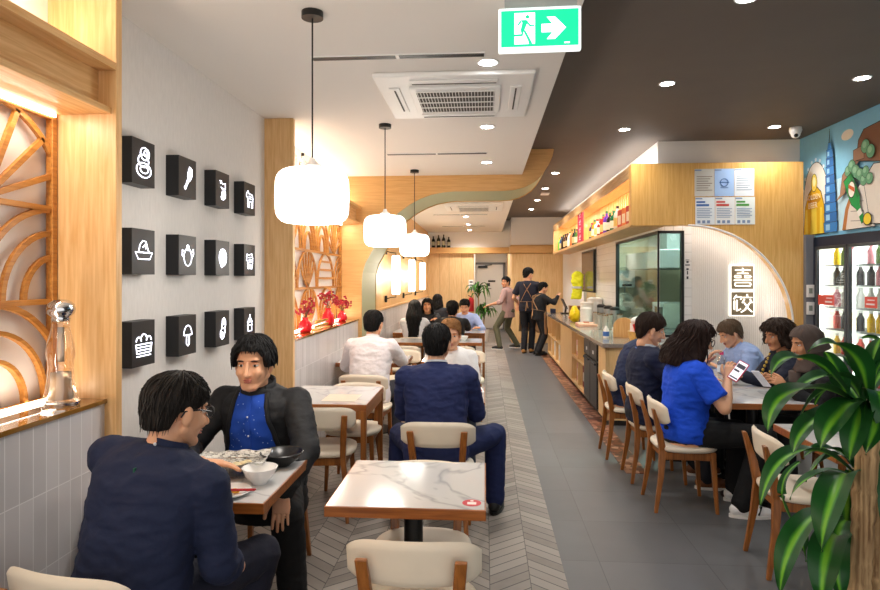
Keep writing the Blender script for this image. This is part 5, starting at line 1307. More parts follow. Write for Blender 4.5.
t = thing('soap_bottle', 'white bottle with a blue label on the near counter edge', 'bottle', (1.44, 7.52, .90)); MB().lathe([(0, 0), (.035, 0), (.037, .09), (.02, .12), (.012, .14), (0, .14)], seg=18, cap=False).build('body', M('tub_white'), t, 50); MB().lathe([(.0375, .02), (.0385, .075)], seg=18, cap=False).build('paper_label', M('lbl_blue', '#4a74b8', .5), t, 50)
t = thing('wooden_board', 'round-topped wooden board leaning on the counter behind the navy sweaters', 'board', (1.66, 7.55, .90), R(62)); MB().prism(arc(0, .12, .13, .12, 0, 180, 16)+[(-.13, 0), (.13, 0)], 'X', -.012, .012).build('board', WOOD('board_wood', '#c98f4f', '#dcab6c', 'Z'), t, bevel=.003)
t = thing('sauce_bottle', 'dark jar with an orange label lying tilted on the counter by the window', 'bottle', (1.80, 8.30, 1.0)); t.rotation_euler = (R(68), 0, R(40))
MB().lathe([(0, 0), (.05, 0), (.055, .02), (.055, .13), (.03, .17), (.03, .2), (0, .2)], seg=20, cap=False).build('body', M('jar_dark', '#1c1a22', .2), t, 50); MB().lathe([(.0565, .03), (.0565, .1)], seg=20, cap=False).build('paper_label', M('lbl_orange', '#e26a22', .5), t, 60)
t = thing('jar_rack', 'white tray holding the tilted dark jar', 'tray', (1.78, 8.22, .90)); MB().bb(-.1, .1, -.16, .16, 0, .06).build('tray', M('tub_white'), t, bevel=.008); MB().bb(-.08, .08, -.14, .14, .06, .064).build('liner', M('tub_lid'), t)
t = thing('snack_basket', 'white-lidded basket of red and orange packets on the counter end', 'basket', (1.72, 7.02, .90)); MB().lathe([(0, 0), (.11, 0), (.14, .12), (.12, .12), (0, .02)], seg=22, cap=False).build('basket', M('wicker', '#d7a65a', .6, var=.3), t, 50)
for k, (a, c) in enumerate(((.3, '#d8342a'), (1.6, '#ef8a2e'), (2.8, '#e9e4da'), (4.0, '#d8342a'), (5.2, '#efc04a'))): MB().box((.07*math.cos(a), .07*math.sin(a), .15), (.08, .05, .12), Matrix.Rotation(a, 3, 'Z') @ Matrix.Rotation(.3, 3, 'X')).build('packet', M('pk_'+c, c, .4), t, bevel=.01)
MB().ell((0, .03, .235), (.10, .10, .05)).build('lid', M('tub_white'), t, 180)
t = thing('pos_terminal', 'black order terminal on a stand at the far end of the counter', 'terminal', (1.62, 12.7, .90)); MB().bb(-.09, .09, -.1, .1, 0, .02).build('base', black, t, bevel=.004); MB().cyl((0, 0, .02), (.02, 0, .16), .02).build('stand', black, t, 40); MB().box((-.02, 0, .2), (.02, .3, .22), Matrix.Rotation(R(-25), 3, 'Y')).build('screen', darkgrey, t, bevel=.004)
t = thing('card_reader', 'small dark blue card machine by the short cook', 'terminal', (1.38, 12.75, .90)); MB().box((0, 0, .05), (.1, .16, .09)).build('body', M('reader_navy', '#1d2340', .4), t, bevel=.01); MB().box((-.01, 0, .096), (.06, .1, .004)).build('screen', darkgrey, t)
t = thing('wooden_box', 'small brown wooden box behind the card machine', 'box', (1.74, 12.2, .90)); MB().bb(-.1, .1, -.13, .13, 0, .16).build('box', WOOD('box_brown', '#5d3a22', '#85562f', 'Y'), t, bevel=.004); MB().bb(-.105, .105, -.135, .135, .16, .18).build('lid', WOOD('box_brown'), t) if False else MB().bb(-.105, .105, -.135, .135, .16, .18).build('lid', walnut, t, bevel=.003)
t = thing('wall_screen', 'dark wall-mounted screen above the counter left of the tiled wall', 'screen', (1.93, 11.6, 1.36)); MB().bb(-.05, -.01, -.66, .66, 0, .76).build('housing', black, t, bevel=.004); MB().bb(-.053, -.05, -.63, .63, .03, .73).build('screen', M('screen_plum', '#4d4450', .15, var=.2), t); MB().bb(-.01, .0, -.1, .1, .2, .5).build('mount', steel, t)
t = thing('hi_vis_vest', 'yellow high-visibility vest hanging by the wall screen', 'vest', (1.76, 12.0, 1.22), R(58))
mb = MB(); mb.loft([[V((.03*math.cos(a), (r)*math.sin(a)+dy, z)) for a in [2*math.pi*j/14 for j in range(14)]] for z, r, dy in ((0, .11, .03), (.15, .10, .0), (.32, .12, 0), (.46, .13, 0), (.52, .05, 0))]); m = remesh(mb.bm, .014, 3); folds(m, .02, 14, 1); link('cloth', m, M('hivis', '#e8ea1e', .6), t, 180)
MB().bb(-.05, -.035, -.1, .1, .2, .24).build('reflective_band', M('reflective', '#c9ccd0', .3), t)
t = thing('paper_cup', 'pale green cup hanging tilted by the steel canisters', 'cup', (1.80, 10.62, 1.10)); t.rotation_euler = (R(-30), R(20), 0); MB().lathe([(0, 0), (.08, 0), (.1, .17), (.09, .17), (0, .02)], seg=20, cap=False).build('cup', M('cup_green', '#a9dba0', .5), t, 50); MB().lathe([(.1, .16), (.106, .165), (.1, .172)], seg=20, cap=False).build('rim', M('cup_rim', '#cdecc6', .5), t)
# kitchen behind the glass
t = thing('kitchen_bench', 'stainless kitchen bench behind the glass', 'bench', (2.6, 9.6, 0)); MB().bb(-.35, .7, -1.2, 1.2, .86, .9).build('worktop', steel, t, bevel=.004); MB().bb(-.3, .65, -1.15, 1.15, .1, .14).build('undershelf', steel, t)
for sx in (-.3, .65):
    for sy in (-1.12, 1.12): MB().cyl((sx, sy, 0), (sx, sy, .86), .025, seg=12).build('leg', steel, t, 40)
t = thing('steam_oven', 'white boxy oven on the kitchen bench behind the glass', 'oven', (2.75, 9.2, .9)); MB().bb(-.25, .25, -.3, .3, 0, .36).build('case', M('oven_white', '#e5e6e4', .35), t, bevel=.01); MB().bb(-.255, -.25, -.25, .15, .05, .3).build('door', M('oven_glass', '#40464a', .15), t)
t = thing('range_hood', 'steel extractor hood in the kitchen behind the glass', 'hood', (2.8, 9.6, 1.75)); MB().bb(-.45, .5, -1.0, 1.0, 0, .25).build('canopy', steel, t, bevel=.006); MB().bb(-.2, .3, -.5, .5, .25, 1.1).build('duct', steel, t)
t = thing('paper_dispenser', 'square white paper dispenser on the kitchen wall behind the glass', 'dispenser', (2.45, 11.05, 1.45)); MB().bb(-.14, .14, -.12, 0, 0, .3).build('case', M('oven_white'), t, bevel=.02); MB().bb(-.08, .08, -.125, -.12, .03, .06).build('slot', darkgrey, t)
t = thing('panel_stand_in', 'round pan standing in for a pale rounded panel in the kitchen behind the glass', 'pan', (2.4, 10.9, 1.2)); MB().cyl((0, 0, 0), (0, -.05, 0), .17, .15).build('bowl', M('pan_pale', '#cfc9ba', .4), t, 40); MB().bar((0, -.02, .15), (0, -.02, .28), .015).build('handle', steel, t)  # pan shape built in place of a pale rounded panel
t = thing('storage_rack', 'kitchen rack of pale tubs seen through the front pane', 'rack', (2.95, 7.9, 0))
for z in (.5, 1.0, 1.5, 2.0): MB().bb(-.4, .3, -.35, .35, z, z+.02).build('shelf', steel, t)
for sx in (-.38, .28):
    for sy in (-.33, .33): MB().cyl((sx, sy, 0), (sx, sy, 2.1), .015, seg=10).build('leg', steel, t, 40)
for k in range(6): tag(MB().lathe([(0, 0), (.09, 0), (.1, .2), (.09, .22), (0, .22)], c=(2.68+.26*(k % 2), 7.72+.0*k+.2*(k % 3), 1.02+.5*(k//3)), seg=20, cap=False).build('food_tub', M(('tub_white', 'tub_blue', 'tub_yellow')[k % 3], ('#efece6', '#3b62a6', '#e0c04a')[k % 3], .5), smooth=50), '%s tub on the %s kitchen rack shelf behind the front pane, %s' % (('white', 'blue', 'yellow')[k % 3], ('lower', 'upper')[k//3], ('near side', 'far side')[k % 2]), 'tub', 'tubs on the kitchen rack')
# ================================================================== right front wall: sheets of paper, the lit sign, stickers
pz = [(1.735-.0, 0)]
cols = ['#cfcac0', '#a9c6ee', '#eef0f2', '#eef1f4', '#f1efec', '#eff2ee']; tit = ['#8a7a6a', '#4a6ea8', '#9aa3b0', '#3f6ab0', '#c8443a', '#4e9a3e']
nm = ['pale grey notice', 'light blue notice with a dark emblem', 'plain white notice', 'white notice with a blue heading', 'white notice with a red heading', 'white notice with a green heading']
for k in range(6):
    r, c = divmod(k, 3); x = 2.315+.205*c+(.008 if r else 0); z = 2.62-.30*r
    t = thing('notice', '%s on the oak front, %s row, %s from left' % (nm[k], ('top', 'bottom')[r], ORD[c]), 'notice', (x, 6.748, z), group='notices on the oak front')
    MB().bb(-.1, .1, -.002, .001, -.145, .145).build('sheet', M('sheet_'+cols[k], cols[k], .7, var=.02), t)
    mb = MB()
    if k == 1: mb.tube([(.04*math.cos(R(a)), -.003, .0+.04*math.sin(R(a))) for a in range(0, 360, 20)], .004, 5, closed=True).bb(-.05, .05, -.004, -.002, -.005, .005).bb(-.04, .04, -.004, -.002, -.06, -.053)
    else:
        if r == 0: 
            for q in range(7): mb.bb(-.08, .08-.02*(q % 3), -.004, -.002, .06-.024*q, .067-.024*q)
        else:
            mb.bb(-.09, .0, -.004, -.002, .085, .103).bb(-.09, .04, -.004, -.002, .05, .072)
    mb.build('heading', M('ink_'+tit[k], tit[k], .6), t)
    mb = MB(); mb.bb(-.1, -.03, -.004, -.002, .125, .137)
    if r:
        for q in range(6): mb.bb(-.085, .07-.02*(q % 2), -.004, -.002, .02-.018*q, .026-.018*q)
        mb.bb(-.08, -.05, -.004, -.002, -.13, -.10).bb(-.03, 0, -.004, -.002, -.13, -.10).bb(.02, .05, -.004, -.002, -.13, -.10)
    mb.build('print', M('ink_blue', '#8497b8', .6), t)
# two lit character panels
t = thing('character_sign', 'stacked pair of framed Chinese character panels glowing on the fluted white wall', 'sign', (2.832, 7.1, 1.19)); t.scale = (.78, 1, .78)
MB().bb(-.17, .17, -.035, 0, 0, .73).build('frame', EM('sign_frame_glow', '#fff9ee', .9), t, bevel=.004)
br = M('sign_bronze', '#85785f', .45, var=.1)
for z in (.015, .385): MB().bb(-.15, .15, -.04, -.035, z+.0, z+.325).build('panel', br, t)
glow = EM('sign_stroke_glow', '#fffdf6', 1.3)
def strokes(zb, sts, r=.0125):
    mb = MB()
    for st in sts:
        closed = st[0] == st[-1] and len(st) > 3
        mb.tube([(a*.29, -.043, zb+.1625+b*.29) for a, b in (st[:-1] if closed else st)], r, closed=closed, square=(.024, .012))
    return mb
strokes(.385, [[(-.36, .36), (.36, .36)], [(0, .46), (0, .2)], [(-.26, .2), (.26, .2)], [(-.34, .09), (-.38, .04), (-.34, -.01), (-.1, -.01), (-.1, .09), (-.34, .09)], [(.34, .09), (.38, .04), (.34, -.01), (.1, -.01), (.1, .09), (.34, .09)], [(-.42, -.13), (.42, -.13)], [(-.34, -.25), (.34, -.25), (.38, -.33), (.34, -.42), (-.34, -.42), (-.38, -.33), (-.34, -.25)]]).build('upper_character', glow, t)
strokes(.015, [[(-.3, .42), (-.42, .22)], [(-.34, .32), (-.06, .32), (-.1, .2)], [(-.28, .18), (-.28, -.36), (-.1, -.26)], [(-.4, .14), (-.4, -.3)], [(.2, .46), (.22, .34)], [(-.02, .3), (.44, .3)], [(.08, .22), (-.02, .04)], [(.34, .22), (.44, .04)], [(.36, .08), (.1, -.3), (-.08, -.42)], [(.06, .06), (.26, -.24), (.44, -.4)]]).build('lower_character', glow, t)
t = thing('wall_sticker', 'small dark emblem and lettering stuck on the tiled corner beside the front pane', 'sticker', (2.253, 7.098, 1.75))
MB().bb(-.025, .025, -.002, 0, .0, .012).bb(-.012, .012, -.002, 0, .03, .05).bb(-.02, .02, -.002, 0, .06, .066).bb(-.012, .012, -.002, 0, -.05, -.03).build('emblem', M('ink_dark'), t); MB().bb(-.006, .006, -.002, 0, -.10, -.06).bb(-.01, .01, -.002, 0, -.15, -.12).build('lettering', M('ink_dark'), t)
for k, z in enumerate((1.41, 1.23)):
    t = thing('wall_controller', 'white wall controller on the grey nib beside the fridge, %s' % ('upper' if k == 0 else 'lower'), 'controller', (3.366, 6.70, z), group='white wall controllers')
    MB().bb(-.038, .038, -.02, 0, 0, .13).build('case', white_paint, t, bevel=.005); MB().bb(-.02, .015, -.023, -.02, .04, .095).build('screen', M('lcd', '#8b9186', .3), t)
# ================================================================== mural: flat painted wall art
def mural():
    X = 3.459; mb = MB(); mats = []
    names_ = {}
    def col(c):
        if c not in names_: names_[c] = len(mats); mats.append(M('paint_'+c, c, .7, var=.05))
        mb.mi = names_[c]
    lay = [0]
    def poly(c, pts):
        col(c); lay[0] += 1; n0 = len(mb.bm.faces)
        f = mb.bm.faces.new([mb.bm.verts.new((X-.0004*lay[0], y, z)) for y, z in pts]); f.normal_update(); bmesh.ops.triangulate(mb.bm, faces=[f])
        mb.bm.faces.ensure_lookup_table()
        for q in mb.bm.faces[n0:]: q.material_index = mb.mi
    def el(c, cy, cz, ry, rz, n=24): poly(c, arc(cy, cz, ry, rz, 0, 360*(n-1)/n, n-1))
    K = '#2b2320'
    def outl(c, pts, g=.018):
        cy = sum(p[0] for p in pts)/len(pts); cz = sum(p[1] for p in pts)/len(pts)
        poly(K, [(cy+(y-cy)*(1+g/max(.05, abs(y-cy)+.05)*.5), cz+(z-cz)*(1+g/max(.05, abs(z-cz)+.05)*.5)) for y, z in pts]); poly(c, pts)
    poly('#8ccbe8', [(7.098, 2.07), (4.2, 2.07), (4.2, 3.13), (7.098, 3.13)])
    poly('#bfe3f2', [(7.098, 2.07), (4.2, 2.07), (4.2, 2.5), (5.6, 2.62), (7.098, 2.55)])
    for (cy, cz, a, b) in ((6.2, 2.98, .1, .05), (5.0, 3.0, .2, .06)): el('#efe6d6', cy, cz, a, b)
    # white beer foam arch behind the golden figure
    outl('#f1ece2', arc(6.77, 2.40, .24, .42, 0, 180, 20)+[(6.53, 2.07), (7.01, 2.07)])
    for a in range(20, 165, 18): el('#dff0f7', 6.77+.26*math.cos(R(a)), 2.40+.45*math.sin(R(a)), .02, .02, 10)
    # golden figure shaped like a beer glass
    outl('#e9b81e', [(7.0, 2.07), (6.97, 2.36), (6.90, 2.50), (6.82, 2.56), (6.74, 2.56), (6.66, 2.50), (6.60, 2.36), (6.58, 2.07)])
    for (a, b) in ((6.97, 6.91), (6.86, 6.73), (6.68, 6.62)): poly('#f6d94d', [(a, 2.07), (a-.01, 2.34), (b+.01, 2.34), (b, 2.07)])
    outl('#f4d75a', arc(6.785, 2.61, .055, .09, 0, 345, 20)); el('#fff2b0', 6.785, 2.62, .03, .05)
    poly('#c98f12', arc(6.785, 2.43, .13, .045, 0, 345, 18))
    # tower
    z0 = 2.07
    for k in range(9):
        wv = .125-.0085*k; z1 = z0+.1-.002*k
        outl('#2f6fb4' if k % 2 else '#3a82c6', [(6.47+wv*.9, z0), (6.47-wv*.9, z0), (6.47-wv, z1), (6.47+wv, z1)])
        poly('#9bd0ee', [(6.47+wv*.7, z0+.02), (6.47+wv*.1, z0+.02), (6.47+wv*.1, z1-.02), (6.47+wv*.7, z1-.02)]); z0 = z1
    outl('#3a82c6', [(6.51, z0), (6.43, z0), (6.45, z0+.07), (6.49, z0+.07)]); outl('#30535f', [(6.482, z0+.07), (6.458, z0+.07), (6.468, z0+.2), (6.472, z0+.2)])
    # winding wall, watchtower, trees, bottle and rock on the right
    outl('#a5795a', [(6.36, 2.36), (6.28, 2.42), (6.24, 2.60), (6.10, 2.70), (5.95, 2.78), (5.95, 2.70), (6.08, 2.62), (6.18, 2.54), (6.2, 2.42)])
    outl('#8c5d40', [(6.02, 2.70), (5.98, 2.88), (5.90, 2.96), (5.62, 2.98), (5.52, 2.72), (5.6, 2.62)])
    outl('#a5795a', [(6.06, 2.70), (6.06, 2.80), (5.9, 2.82), (5.9, 2.70)])
    outl('#e8ddd0', [(6.22, 2.07), (6.17, 2.25), (6.06, 2.42), (5.92, 2.48), (5.8, 2.3), (5.74, 2.07)])
    poly('#b9763c', [(6.24, 2.07), (6.19, 2.27), (6.08, 2.44), (6.05, 2.42), (6.14, 2.25), (6.18, 2.07)])
    for z in (2.15, 2.24, 2.33): poly('#9d8f86', [(6.10, z), (5.9, z-.015), (5.9, z-.022), (6.10, z-.007)])
    outl('#e6dacb', [(5.80, 2.1), (5.9, 2.5), (5.75, 2.62), (5.5, 2.6), (5.4, 2.2), (5.5, 2.07)])
    for (cy, cz, r) in ((6.14, 2.62, .05), (6.08, 2.66, .055), (6.02, 2.60, .06), (5.95, 2.56, .055), (5.89, 2.50, .05), (5.86, 2.57, .05), (5.8, 2.50, .05), (5.86, 2.8, .06), (5.78, 2.74, .06)):
        el(K, cy, cz, r*1.08, r*1.08); el('#6aa57a', cy, cz, r, r); el('#93c29a', cy+.01, cz+.015, r*.5, r*.5)
    def ax_(l, q): return (6.13-.487*l+.873*q, 2.56-.873*l-.487*q)
    bt = [(0, .07), (.26, .075), (.34, .032), (.50, .03), (.50, -.03), (.34, -.032), (.26, -.075), (0, -.07)]
    outl('#1f9a48', [ax_(*p) for p in bt]); poly('#157a38', [ax_(*p) for p in ((.0, -.03), (.26, -.03), (.26, -.075), (0, -.07))])
    cy, cz = ax_(.14, 0); el(K, cy, cz, .058, .082); el('#f0e9dc', cy, cz, .05, .072); poly('#d4622c', [(cy+.048, cz+.02), (cy-.045, cz-.03), (cy-.045, cz+.01), (cy+.048, cz+.055)])
    poly('#f3efe6', [ax_(.37, .031), (ax_(.43, .03)), ax_(.43, -.03), ax_(.37, -.031)]); el(K, 5.82, 2.14, .065, .06); el('#f1cf3a', 5.82, 2.14, .055, .05)
    # far right of the same painting
    outl('#e9b81e', arc(5.2, 2.4, .2, .3, 0, 345, 22)); outl('#3a82c6', [(4.85, 2.07), (4.6, 2.07), (4.65, 2.8), (4.8, 2.8)])
    bmesh.ops.recalc_face_normals(mb.bm, faces=[])
    me = mb.mesh('mural', False)
    return link('mural', me, mats)
mo = tag(mural(), 'painted mural of a golden glass figure, blue tower and green bottle above the fridge', 'mural')
def text(body, size, loc, rot, mat, parent, name='lettering'):
    cu = bpy.data.curves.new(name, 'FONT'); cu.body = body; cu.size = size; cu.align_x = 'CENTER'; cu.extrude = .0005
    o = bpy.data.objects.new(name, cu); WORK.collection.objects.link(o); WORK.view_layers[0].update()
    me = bpy.data.meshes.new_from_object(o.evaluated_get(WORK.view_layers[0].depsgraph)); bpy.data.objects.remove(o); me.materials.clear()
    q = link(name, me, mat, parent); q.location = loc; q.rotation_euler = rot; return q
ltr = M('paint_letter', '#f4ead0', .7)
text('GOLDEN', .075, (3.435, 6.785, 2.435), (R(90), 0, R(-90)), ltr, mo); text('BEER', .085, (3.435, 6.785, 2.345), (R(90), 0, R(-90)), ltr, mo)
# ================================================================== drinks fridge
t = thing('display_fridge', 'tall black glass-door drinks fridge lit inside, under the mural', 'fridge', (3.40, 6.70, 0), R(4.0))
fw_, fh = 2.06, 2.03
# local: x depth into the wall, -y towards the camera
mb = MB(); mb.bb(.02, .62, -fw_, 0, 1.97, fh).bb(.02, .62, -fw_, 0, 0, .18).bb(.02, .62, -.03, 0, 0, fh).bb(.02, .62, -fw_, -fw_+.03, 0, fh)
mb.build('cabinet', M('fridge_black', '#16181c', .35, var=.05), t, bevel=.004)
MB().bb(.60, .62, -fw_, 0, .18, 1.97).build('back_panel', M('fridge_white_glow', '#f3f5f4', .5, emit='#f4f8f6', es=.9, var=0), t)  # panel emission stands in for the light inside the fridge
MB().bb(.03, .6, -.045, -.03, .18, 1.97).bb(.03, .6, -fw_+.03, -.03, 1.955, 1.97).build('liner', M('fridge_liner_glow', '#f3f5f2', .5, emit='#fbf6e2', es=.55, var=0), t)  # interior light put into the liner as a faint warm glow
MB().bb(0, .02, -fw_, 0, 1.93, fh).bb(0, .02, -.06, 0, .15, fh).build('fascia', M('fridge_navy', '#20283a', .4), t)
nd = 4; dw = (fw_-.06)/nd
for k in range(nd):
    y1 = -.06-k*dw; y0 = y1-dw+.012
    d = MB().bb(-.02, .01, y0, y0+.03, .18, 1.93).bb(-.02, .01, y1-.03, y1, .18, 1.93).bb(-.02, .01, y0, y1, 1.90, 1.93).bb(-.02, .01, y0, y1, .18, .21).build('door', M('door_alu', '#55595d', .35, .6), t, bevel=.003)
    MB().bb(-.008, -.004, y0+.03, y1-.03, .21, 1.90).build('glass_pane', mk_pane('fridge_glass', '#f2f7f5', 1.0) if k == 0 else bpy.data.materials['fridge_glass'], d)
    MB().bb(.03, .045, y1-.03, y1-.015, .22, 1.88).build('led_tube', EM('fridge_led', '#ffffff', 7), t)
    for z in (.35, .60, .85, 1.10, 1.32, 1.54, 1.74): MB().bb(.06, .58, y0+.03, y1-.03, z-.012, z).build('shelf', M('fridge_shelf', '#8f9494', .4), t)
    if k < 3:
        s = MB().bb(-.012, -.009, y0+.09+.1*(k == 0), y0+.25+.1*(k == 0) if k else y1-.04, 1.34, 1.44).build('sticker', M('sticker_coral', '#e2584a', .5), d)
        MB().bb(-.014, -.012, y0+.12+.1*(k == 0), y0+.21+.1*(k == 0), 1.405, 1.415).bb(-.014, -.012, y0+.12+.1*(k == 0), y0+.23+.1*(k == 0), 1.365, 1.38).build('print', M('sticker_white'), s)
area((3.75, 5.9, 1.9), .3, 10, (1, 1, 1), (0, 0, 0), 1.5)
rnd = random.Random(21); fc = Matrix.Translation((3.40, 6.70, 0)) @ Matrix.Rotation(R(4.0), 4, 'Z')
dk = [('#f2c21f', 'yellow'), ('#e2574a', 'coral red'), ('#eceae4', 'white'), ('#e58fa0', 'pink'), ('#6a8f4f', 'green'), ('#2f3036', 'black')]
proto = {}
for k in range(3):
    for si, z in enumerate((.35, .60, .85, 1.10, 1.32, 1.54, 1.74)):
        for j in range(4):
            if z > 1.7 and j == 3: continue
            y = -.06-k*dw-.075-j*(dw-.11)/3.3
            ci_ = (1, 3, 1, 0, 2, 5, 4)[si] if rnd.random() < .7 else rnd.randrange(6); c, nm2 = dk[ci_]
            lb = '%s drink on the %s fridge shelf from the bottom, behind the %s glass door, %s from its left' % (nm2, ORD[si], ORD[k], ORD[j])
            lb = '%s drink, %s shelf up, %s fridge door, %s from left' % (nm2, ORD[si], ORD[k], ORD[j])
            p = fc @ V((.16, y, z))
            if ci_ not in proto:
                o = thing('drink_bottle', lb, 'drink', p, 0, 'drinks in the fridge')
                MB().lathe([(0, 0), (.031, 0), (.033, .01), (.033, .12), (.016, .155), (.014, .18), (0, .18)], seg=14, cap=False).build('body', M('drink_'+c, c, .25), o, 60); MB().lathe([(0, .175), (.017, .175), (.017, .197), (0, .197)], seg=12, cap=False).build('cap', M('cap_w', '#f4f4f2' if ci_ != 2 else '#cc3333', .4), o, 60)
                proto[ci_] = o
            else: dup(proto[ci_], p, label=lb)
# ================================================================== plants
def leafmat():
    m, nt, bs = nodes_of('dracaena_leaf'); uv = N(nt, 'ShaderNodeUVMap'); sp = N(nt, 'ShaderNodeSeparateXYZ'); nt.links.new(uv.outputs[0], sp.inputs[0])
    d = math_(nt, 'ABSOLUTE', math_(nt, 'SUBTRACT', sp.outputs[0], .5)); n = N(nt, 'ShaderNodeTexNoise'); n.inputs['Scale'].default_value = 12; nt.links.new(coords(nt), n.inputs['Vector'])
    r = N(nt, 'ShaderNodeValToRGB'); e = r.color_ramp.elements; e[0].position = .04; e[0].color = C('#6fae2f'); e[1].position = .17; e[1].color = C('#174d1c'); q = e.new(.1); q.color = C('#3f8526')
    nt.links.new(math_(nt, 'ADD', d, math_(nt, 'MULTIPLY', math_(nt, 'SUBTRACT', n.outputs['Fac'], .5), .08)), r.inputs['Fac']); nt.links.new(r.outputs['Color'], bs.inputs['Base Color'])
    bs.inputs['Roughness'].default_value = .42; bs.inputs['Specular IOR Level'].default_value = .35
    return m
lm = leafmat()
def leaf(parent, pts, w, org, twist=0):
    """strap leaf along a quadratic curve through three points, folded along its rib"""
    a, m_, b = [V(p)-V(org) for p in pts]; c = m_*2-(a+b)*.5; n = 22; k = 8; bm = bmesh.new(); uvl = bm.loops.layers.uv.new('UVMap'); g = []
    for i in range(n+1):
        t_ = i/n; p = a*(1-t_)**2+c*2*t_*(1-t_)+b*t_**2; tg = ((c-a)*(1-t_)+(b-c)*t_).normalized()
        sd = tg.cross(V((0, 0, 1))); sd = sd if sd.length > .15 else tg.cross(V((0, 1, 0))); sd.normalize(); sd = Matrix.Rotation(R(twist), 3, tg) @ sd; nn = sd.cross(tg)
        ww = w*.86*min(1, .4+2.4*t_)*(1-t_**5)**.8
        row = []
        for j in range(k+1):
            u = j/k-.5; row.append(bm.verts.new(p+sd*(u*ww)+nn*(abs(u)*ww*.42+.05*w*math.sin(9*t_+3*u))))
        g.append(row)
    for i in range(n):
        for j in range(k):
            f = bm.faces.new((g[i][j], g[i+1][j], g[i+1][j+1], g[i][j+1]))
            for lp, (ii, jj) in zip(f.loops, ((i, j), (i+1, j), (i+1, j+1), (i, j+1))): lp[uvl].uv = (jj/k, ii/n)
    me = bpy.data.meshes.new('leaf'); bm.to_mesh(me); bm.free()
    return link('leaf', me, lm, parent, 180)
bark = WOOD('cane_bark', '#6f4f30', '#d0ac7c', 'Z', .85, .9)
def cane(parent, a, b, r):
    a, b = V(a), V(b); mb = MB(); n = 40; rings = []
    for i in range(n+1):
        p = a.lerp(b, i/n); rr = r*(1+.05*math.sin(i*2.1)+.05*noise.noise(V((i*.7, r*50, 0)))+(.05 if i % 4 == 0 else 0)); rings.append([p+V((rr*math.cos(q), rr*math.sin(q), 0)) for q in [2*math.pi*j/18 for j in range(18)]])
    return mb.loft(rings).build('cane', bark, parent, 60)
PO = (1.36, 2.22, 0)
t = thing('corn_plant', 'tall corn plant with striped arching leaves and bark canes at the right edge', 'plant', PO)
cane(t, (-0.108, -0.02, 0.3), (-0.063, -0.02, 1.12), .034); cane(t, (0.002, 0.05, 0.3), (0.023, 0.05, 0.95), .033); cane(t, (.05, .17, .30), (.0, .16, .90), .024)
MB().lathe([(0, .0), (.17, 0), (.22, .36), (.20, .36), (.19, .33), (0, .33)], cap=False).build('pot', M('pot_grey', '#4a4b4f', .6), t, 50); MB().cyl((0, 0, .30), (0, 0, .335), .19).build('soil', M('soil', '#2e221a', .9, var=.3), t, 40)
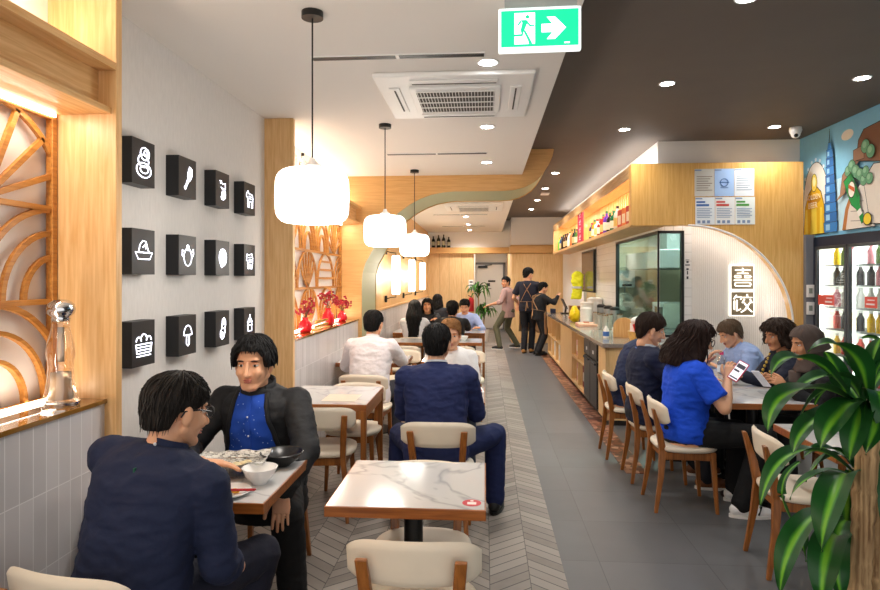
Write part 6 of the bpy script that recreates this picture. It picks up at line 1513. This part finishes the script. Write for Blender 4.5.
LV = [(((1.294, 2.2, 1.19), (1.185, 2.12, 1.368), (1.039, 2.08, 1.365)), 0.09, 0),
      (((1.304, 2.25, 1.174), (1.171, 2.2, 1.273), (1.017, 2.18, 1.183)), 0.085, 0),
      (((1.265, 2.15, 1.193), (1.164, 2.03, 1.159), (1.112, 1.98, 1.041)), 0.1, 0),
      (((1.344, 2.32, 1.167), (1.424, 2.35, 1.336), (1.379, 2.38, 1.384)), 0.08, 25),
      (((1.253, 2.14, 1.188), (1.209, 2.02, 1.162), (1.153, 1.97, 1.066)), 0.085, 0),
      (((1.292, 2.3, 1.178), (1.221, 2.36, 1.187), (1.17, 2.4, 1.056)), 0.08, 0),
      (((1.301, 2.2, 1.204), (1.334, 2.15, 1.359), (1.334, 2.1, 1.3)), 0.09, 0),
      (((1.335, 2.34, 0.918), (1.295, 2.42, 0.941), (1.221, 2.46, 0.826)), 0.075, 0),
      (((1.278, 2.3, 0.744), (1.19, 2.2, 0.672), (1.188, 2.16, 0.489)), 0.1, 0),
      (((1.319, 2.3, 0.923), (1.319, 2.36, 1.014), (1.291, 2.4, 1.032)), 0.06, 0),
      (((1.22, 2.2, 1.223), (1.034, 2.12, 1.343), (0.924, 2.08, 1.283)), 0.085, 0),
      (((1.255, 2.2, 1.176), (0.984, 2.05, 1.247), (0.87, 1.98, 1.125)), 0.1, 0),
      (((1.255, 2.2, 1.162), (1.064, 2.08, 1.152), (0.964, 2.02, 1.048)), 0.085, 0),
      (((1.266, 2.18, 1.177), (1.105, 2.02, 1.185), (1.017, 1.96, 1.081)), 0.115, 0),
      (((1.234, 2.22, 1.202), (1.19, 2.2, 1.291), (1.151, 2.2, 1.351)), 0.075, 40),
      (((1.299, 2.22, 1.193), (1.307, 2.2, 1.309), (1.336, 2.2, 1.4)), 0.085, 30),
      (((1.277, 2.15, 1.193), (1.248, 2.05, 1.234), (1.224, 2.0, 1.111)), 0.1, 0),
      (((1.353, 2.3, 1.179), (1.337, 2.35, 1.27), (1.32, 2.4, 1.315)), 0.07, 0),
      (((1.33, 2.25, 1.195), (1.444, 2.3, 1.296), (1.544, 2.35, 1.2)), 0.09, 0),
      (((1.326, 2.3, 1.157), (1.333, 2.45, 1.199), (1.3, 2.55, 1.102)), 0.08, 0),
      (((1.299, 2.3, 0.915), (1.056, 2.2, 1.009), (0.906, 2.12, 0.843)), 0.085, 0),
      (((1.288, 2.28, 0.9), (1.125, 2.08, 0.928), (1.041, 2.0, 0.755)), 0.125, 10),
      (((1.299, 2.3, 0.936), (1.213, 2.28, 1.004), (1.107, 2.25, 0.975)), 0.06, 0),
      (((1.092, 2.24, 0.964), (1.013, 2.2, 0.878), (1.059, 2.2, 0.75)), 0.035, 0),
      (((1.229, 2.26, 0.776), (1.034, 2.12, 0.774), (0.943, 2.06, 0.584)), 0.1, 0),
      (((1.232, 2.24, 0.697), (1.111, 2.1, 0.726), (1.061, 2.04, 0.567)), 0.12, 0),
      (((1.173, 2.3, 0.777), (1.109, 2.26, 0.72), (1.112, 2.24, 0.617)), 0.055, 0),
      (((1.326, 2.36, 0.904), (1.345, 2.42, 0.7), (1.342, 2.44, 0.447)), 0.08, 0),
      (((1.381, 2.36, 0.906), (1.394, 2.3, 0.977), (1.403, 2.25, 0.836)), 0.09, 0),
      (((1.384, 2.4, 0.782), (1.338, 2.46, 0.684), (1.316, 2.46, 0.474)), 0.08, 0),
      (((1.395, 2.28, 1.088), (1.365, 2.2, 0.921), (1.328, 2.15, 0.738)), 0.09, 0),
      (((1.303, 2.32, 0.895), (1.193, 2.34, 0.89), (1.115, 2.36, 0.79)), 0.06, 0)]
for pts, w_, tw_ in LV: leaf(t, pts, w_, PO, tw_)
rnd = random.Random(3)
t2 = thing('potted_plant', 'leafy green plant in a white pot beside the white back door', 'plant', (-.10, 15.9, 0))
MB().lathe([(0, 0), (.17, 0), (.20, .3), (.18, .3), (.17, .27), (0, .27)], cap=False).build('pot', white_paint, t2, 50); MB().cyl((0, 0, .25), (0, 0, .275), .17).build('soil', M('soil'), t2, 40)
for k, (x, h) in enumerate(((-.05, 1.25), (.06, .72))):
    MB().tube([(x, 0, .27), (x*1.4, .02, h)], .018, 8).build('cane', bark, t2, 60)
    for j in range(20):
        a = rnd.uniform(0, 6.28); L = rnd.uniform(.24, .40); b = V((-.1+x*1.4, 15.92, h+rnd.uniform(-.18, .12)))
        leaf(t2, (b, b+V((math.cos(a)*L*.6, math.sin(a)*L*.6, .16)), b+V((math.cos(a)*L, math.sin(a)*L, rnd.uniform(-.16, .05)))), .07, (-.10, 15.9, 0))
t = thing('fire_extinguisher', 'red fire extinguisher by the oak panel left of the back door', 'fire extinguisher', (-.36, 16.28, .75)); MB().lathe([(0, 0), (.07, 0), (.075, .02), (.075, .3), (.05, .36), (.02, .38), (0, .38)], cap=False).build('cylinder', M('ext_red', '#c0202a', .3), t, 60); MB().bar((0, 0, .38), (-.08, 0, .42), .02).build('nozzle', black, t)
bpy.data.scenes.remove(WORK)
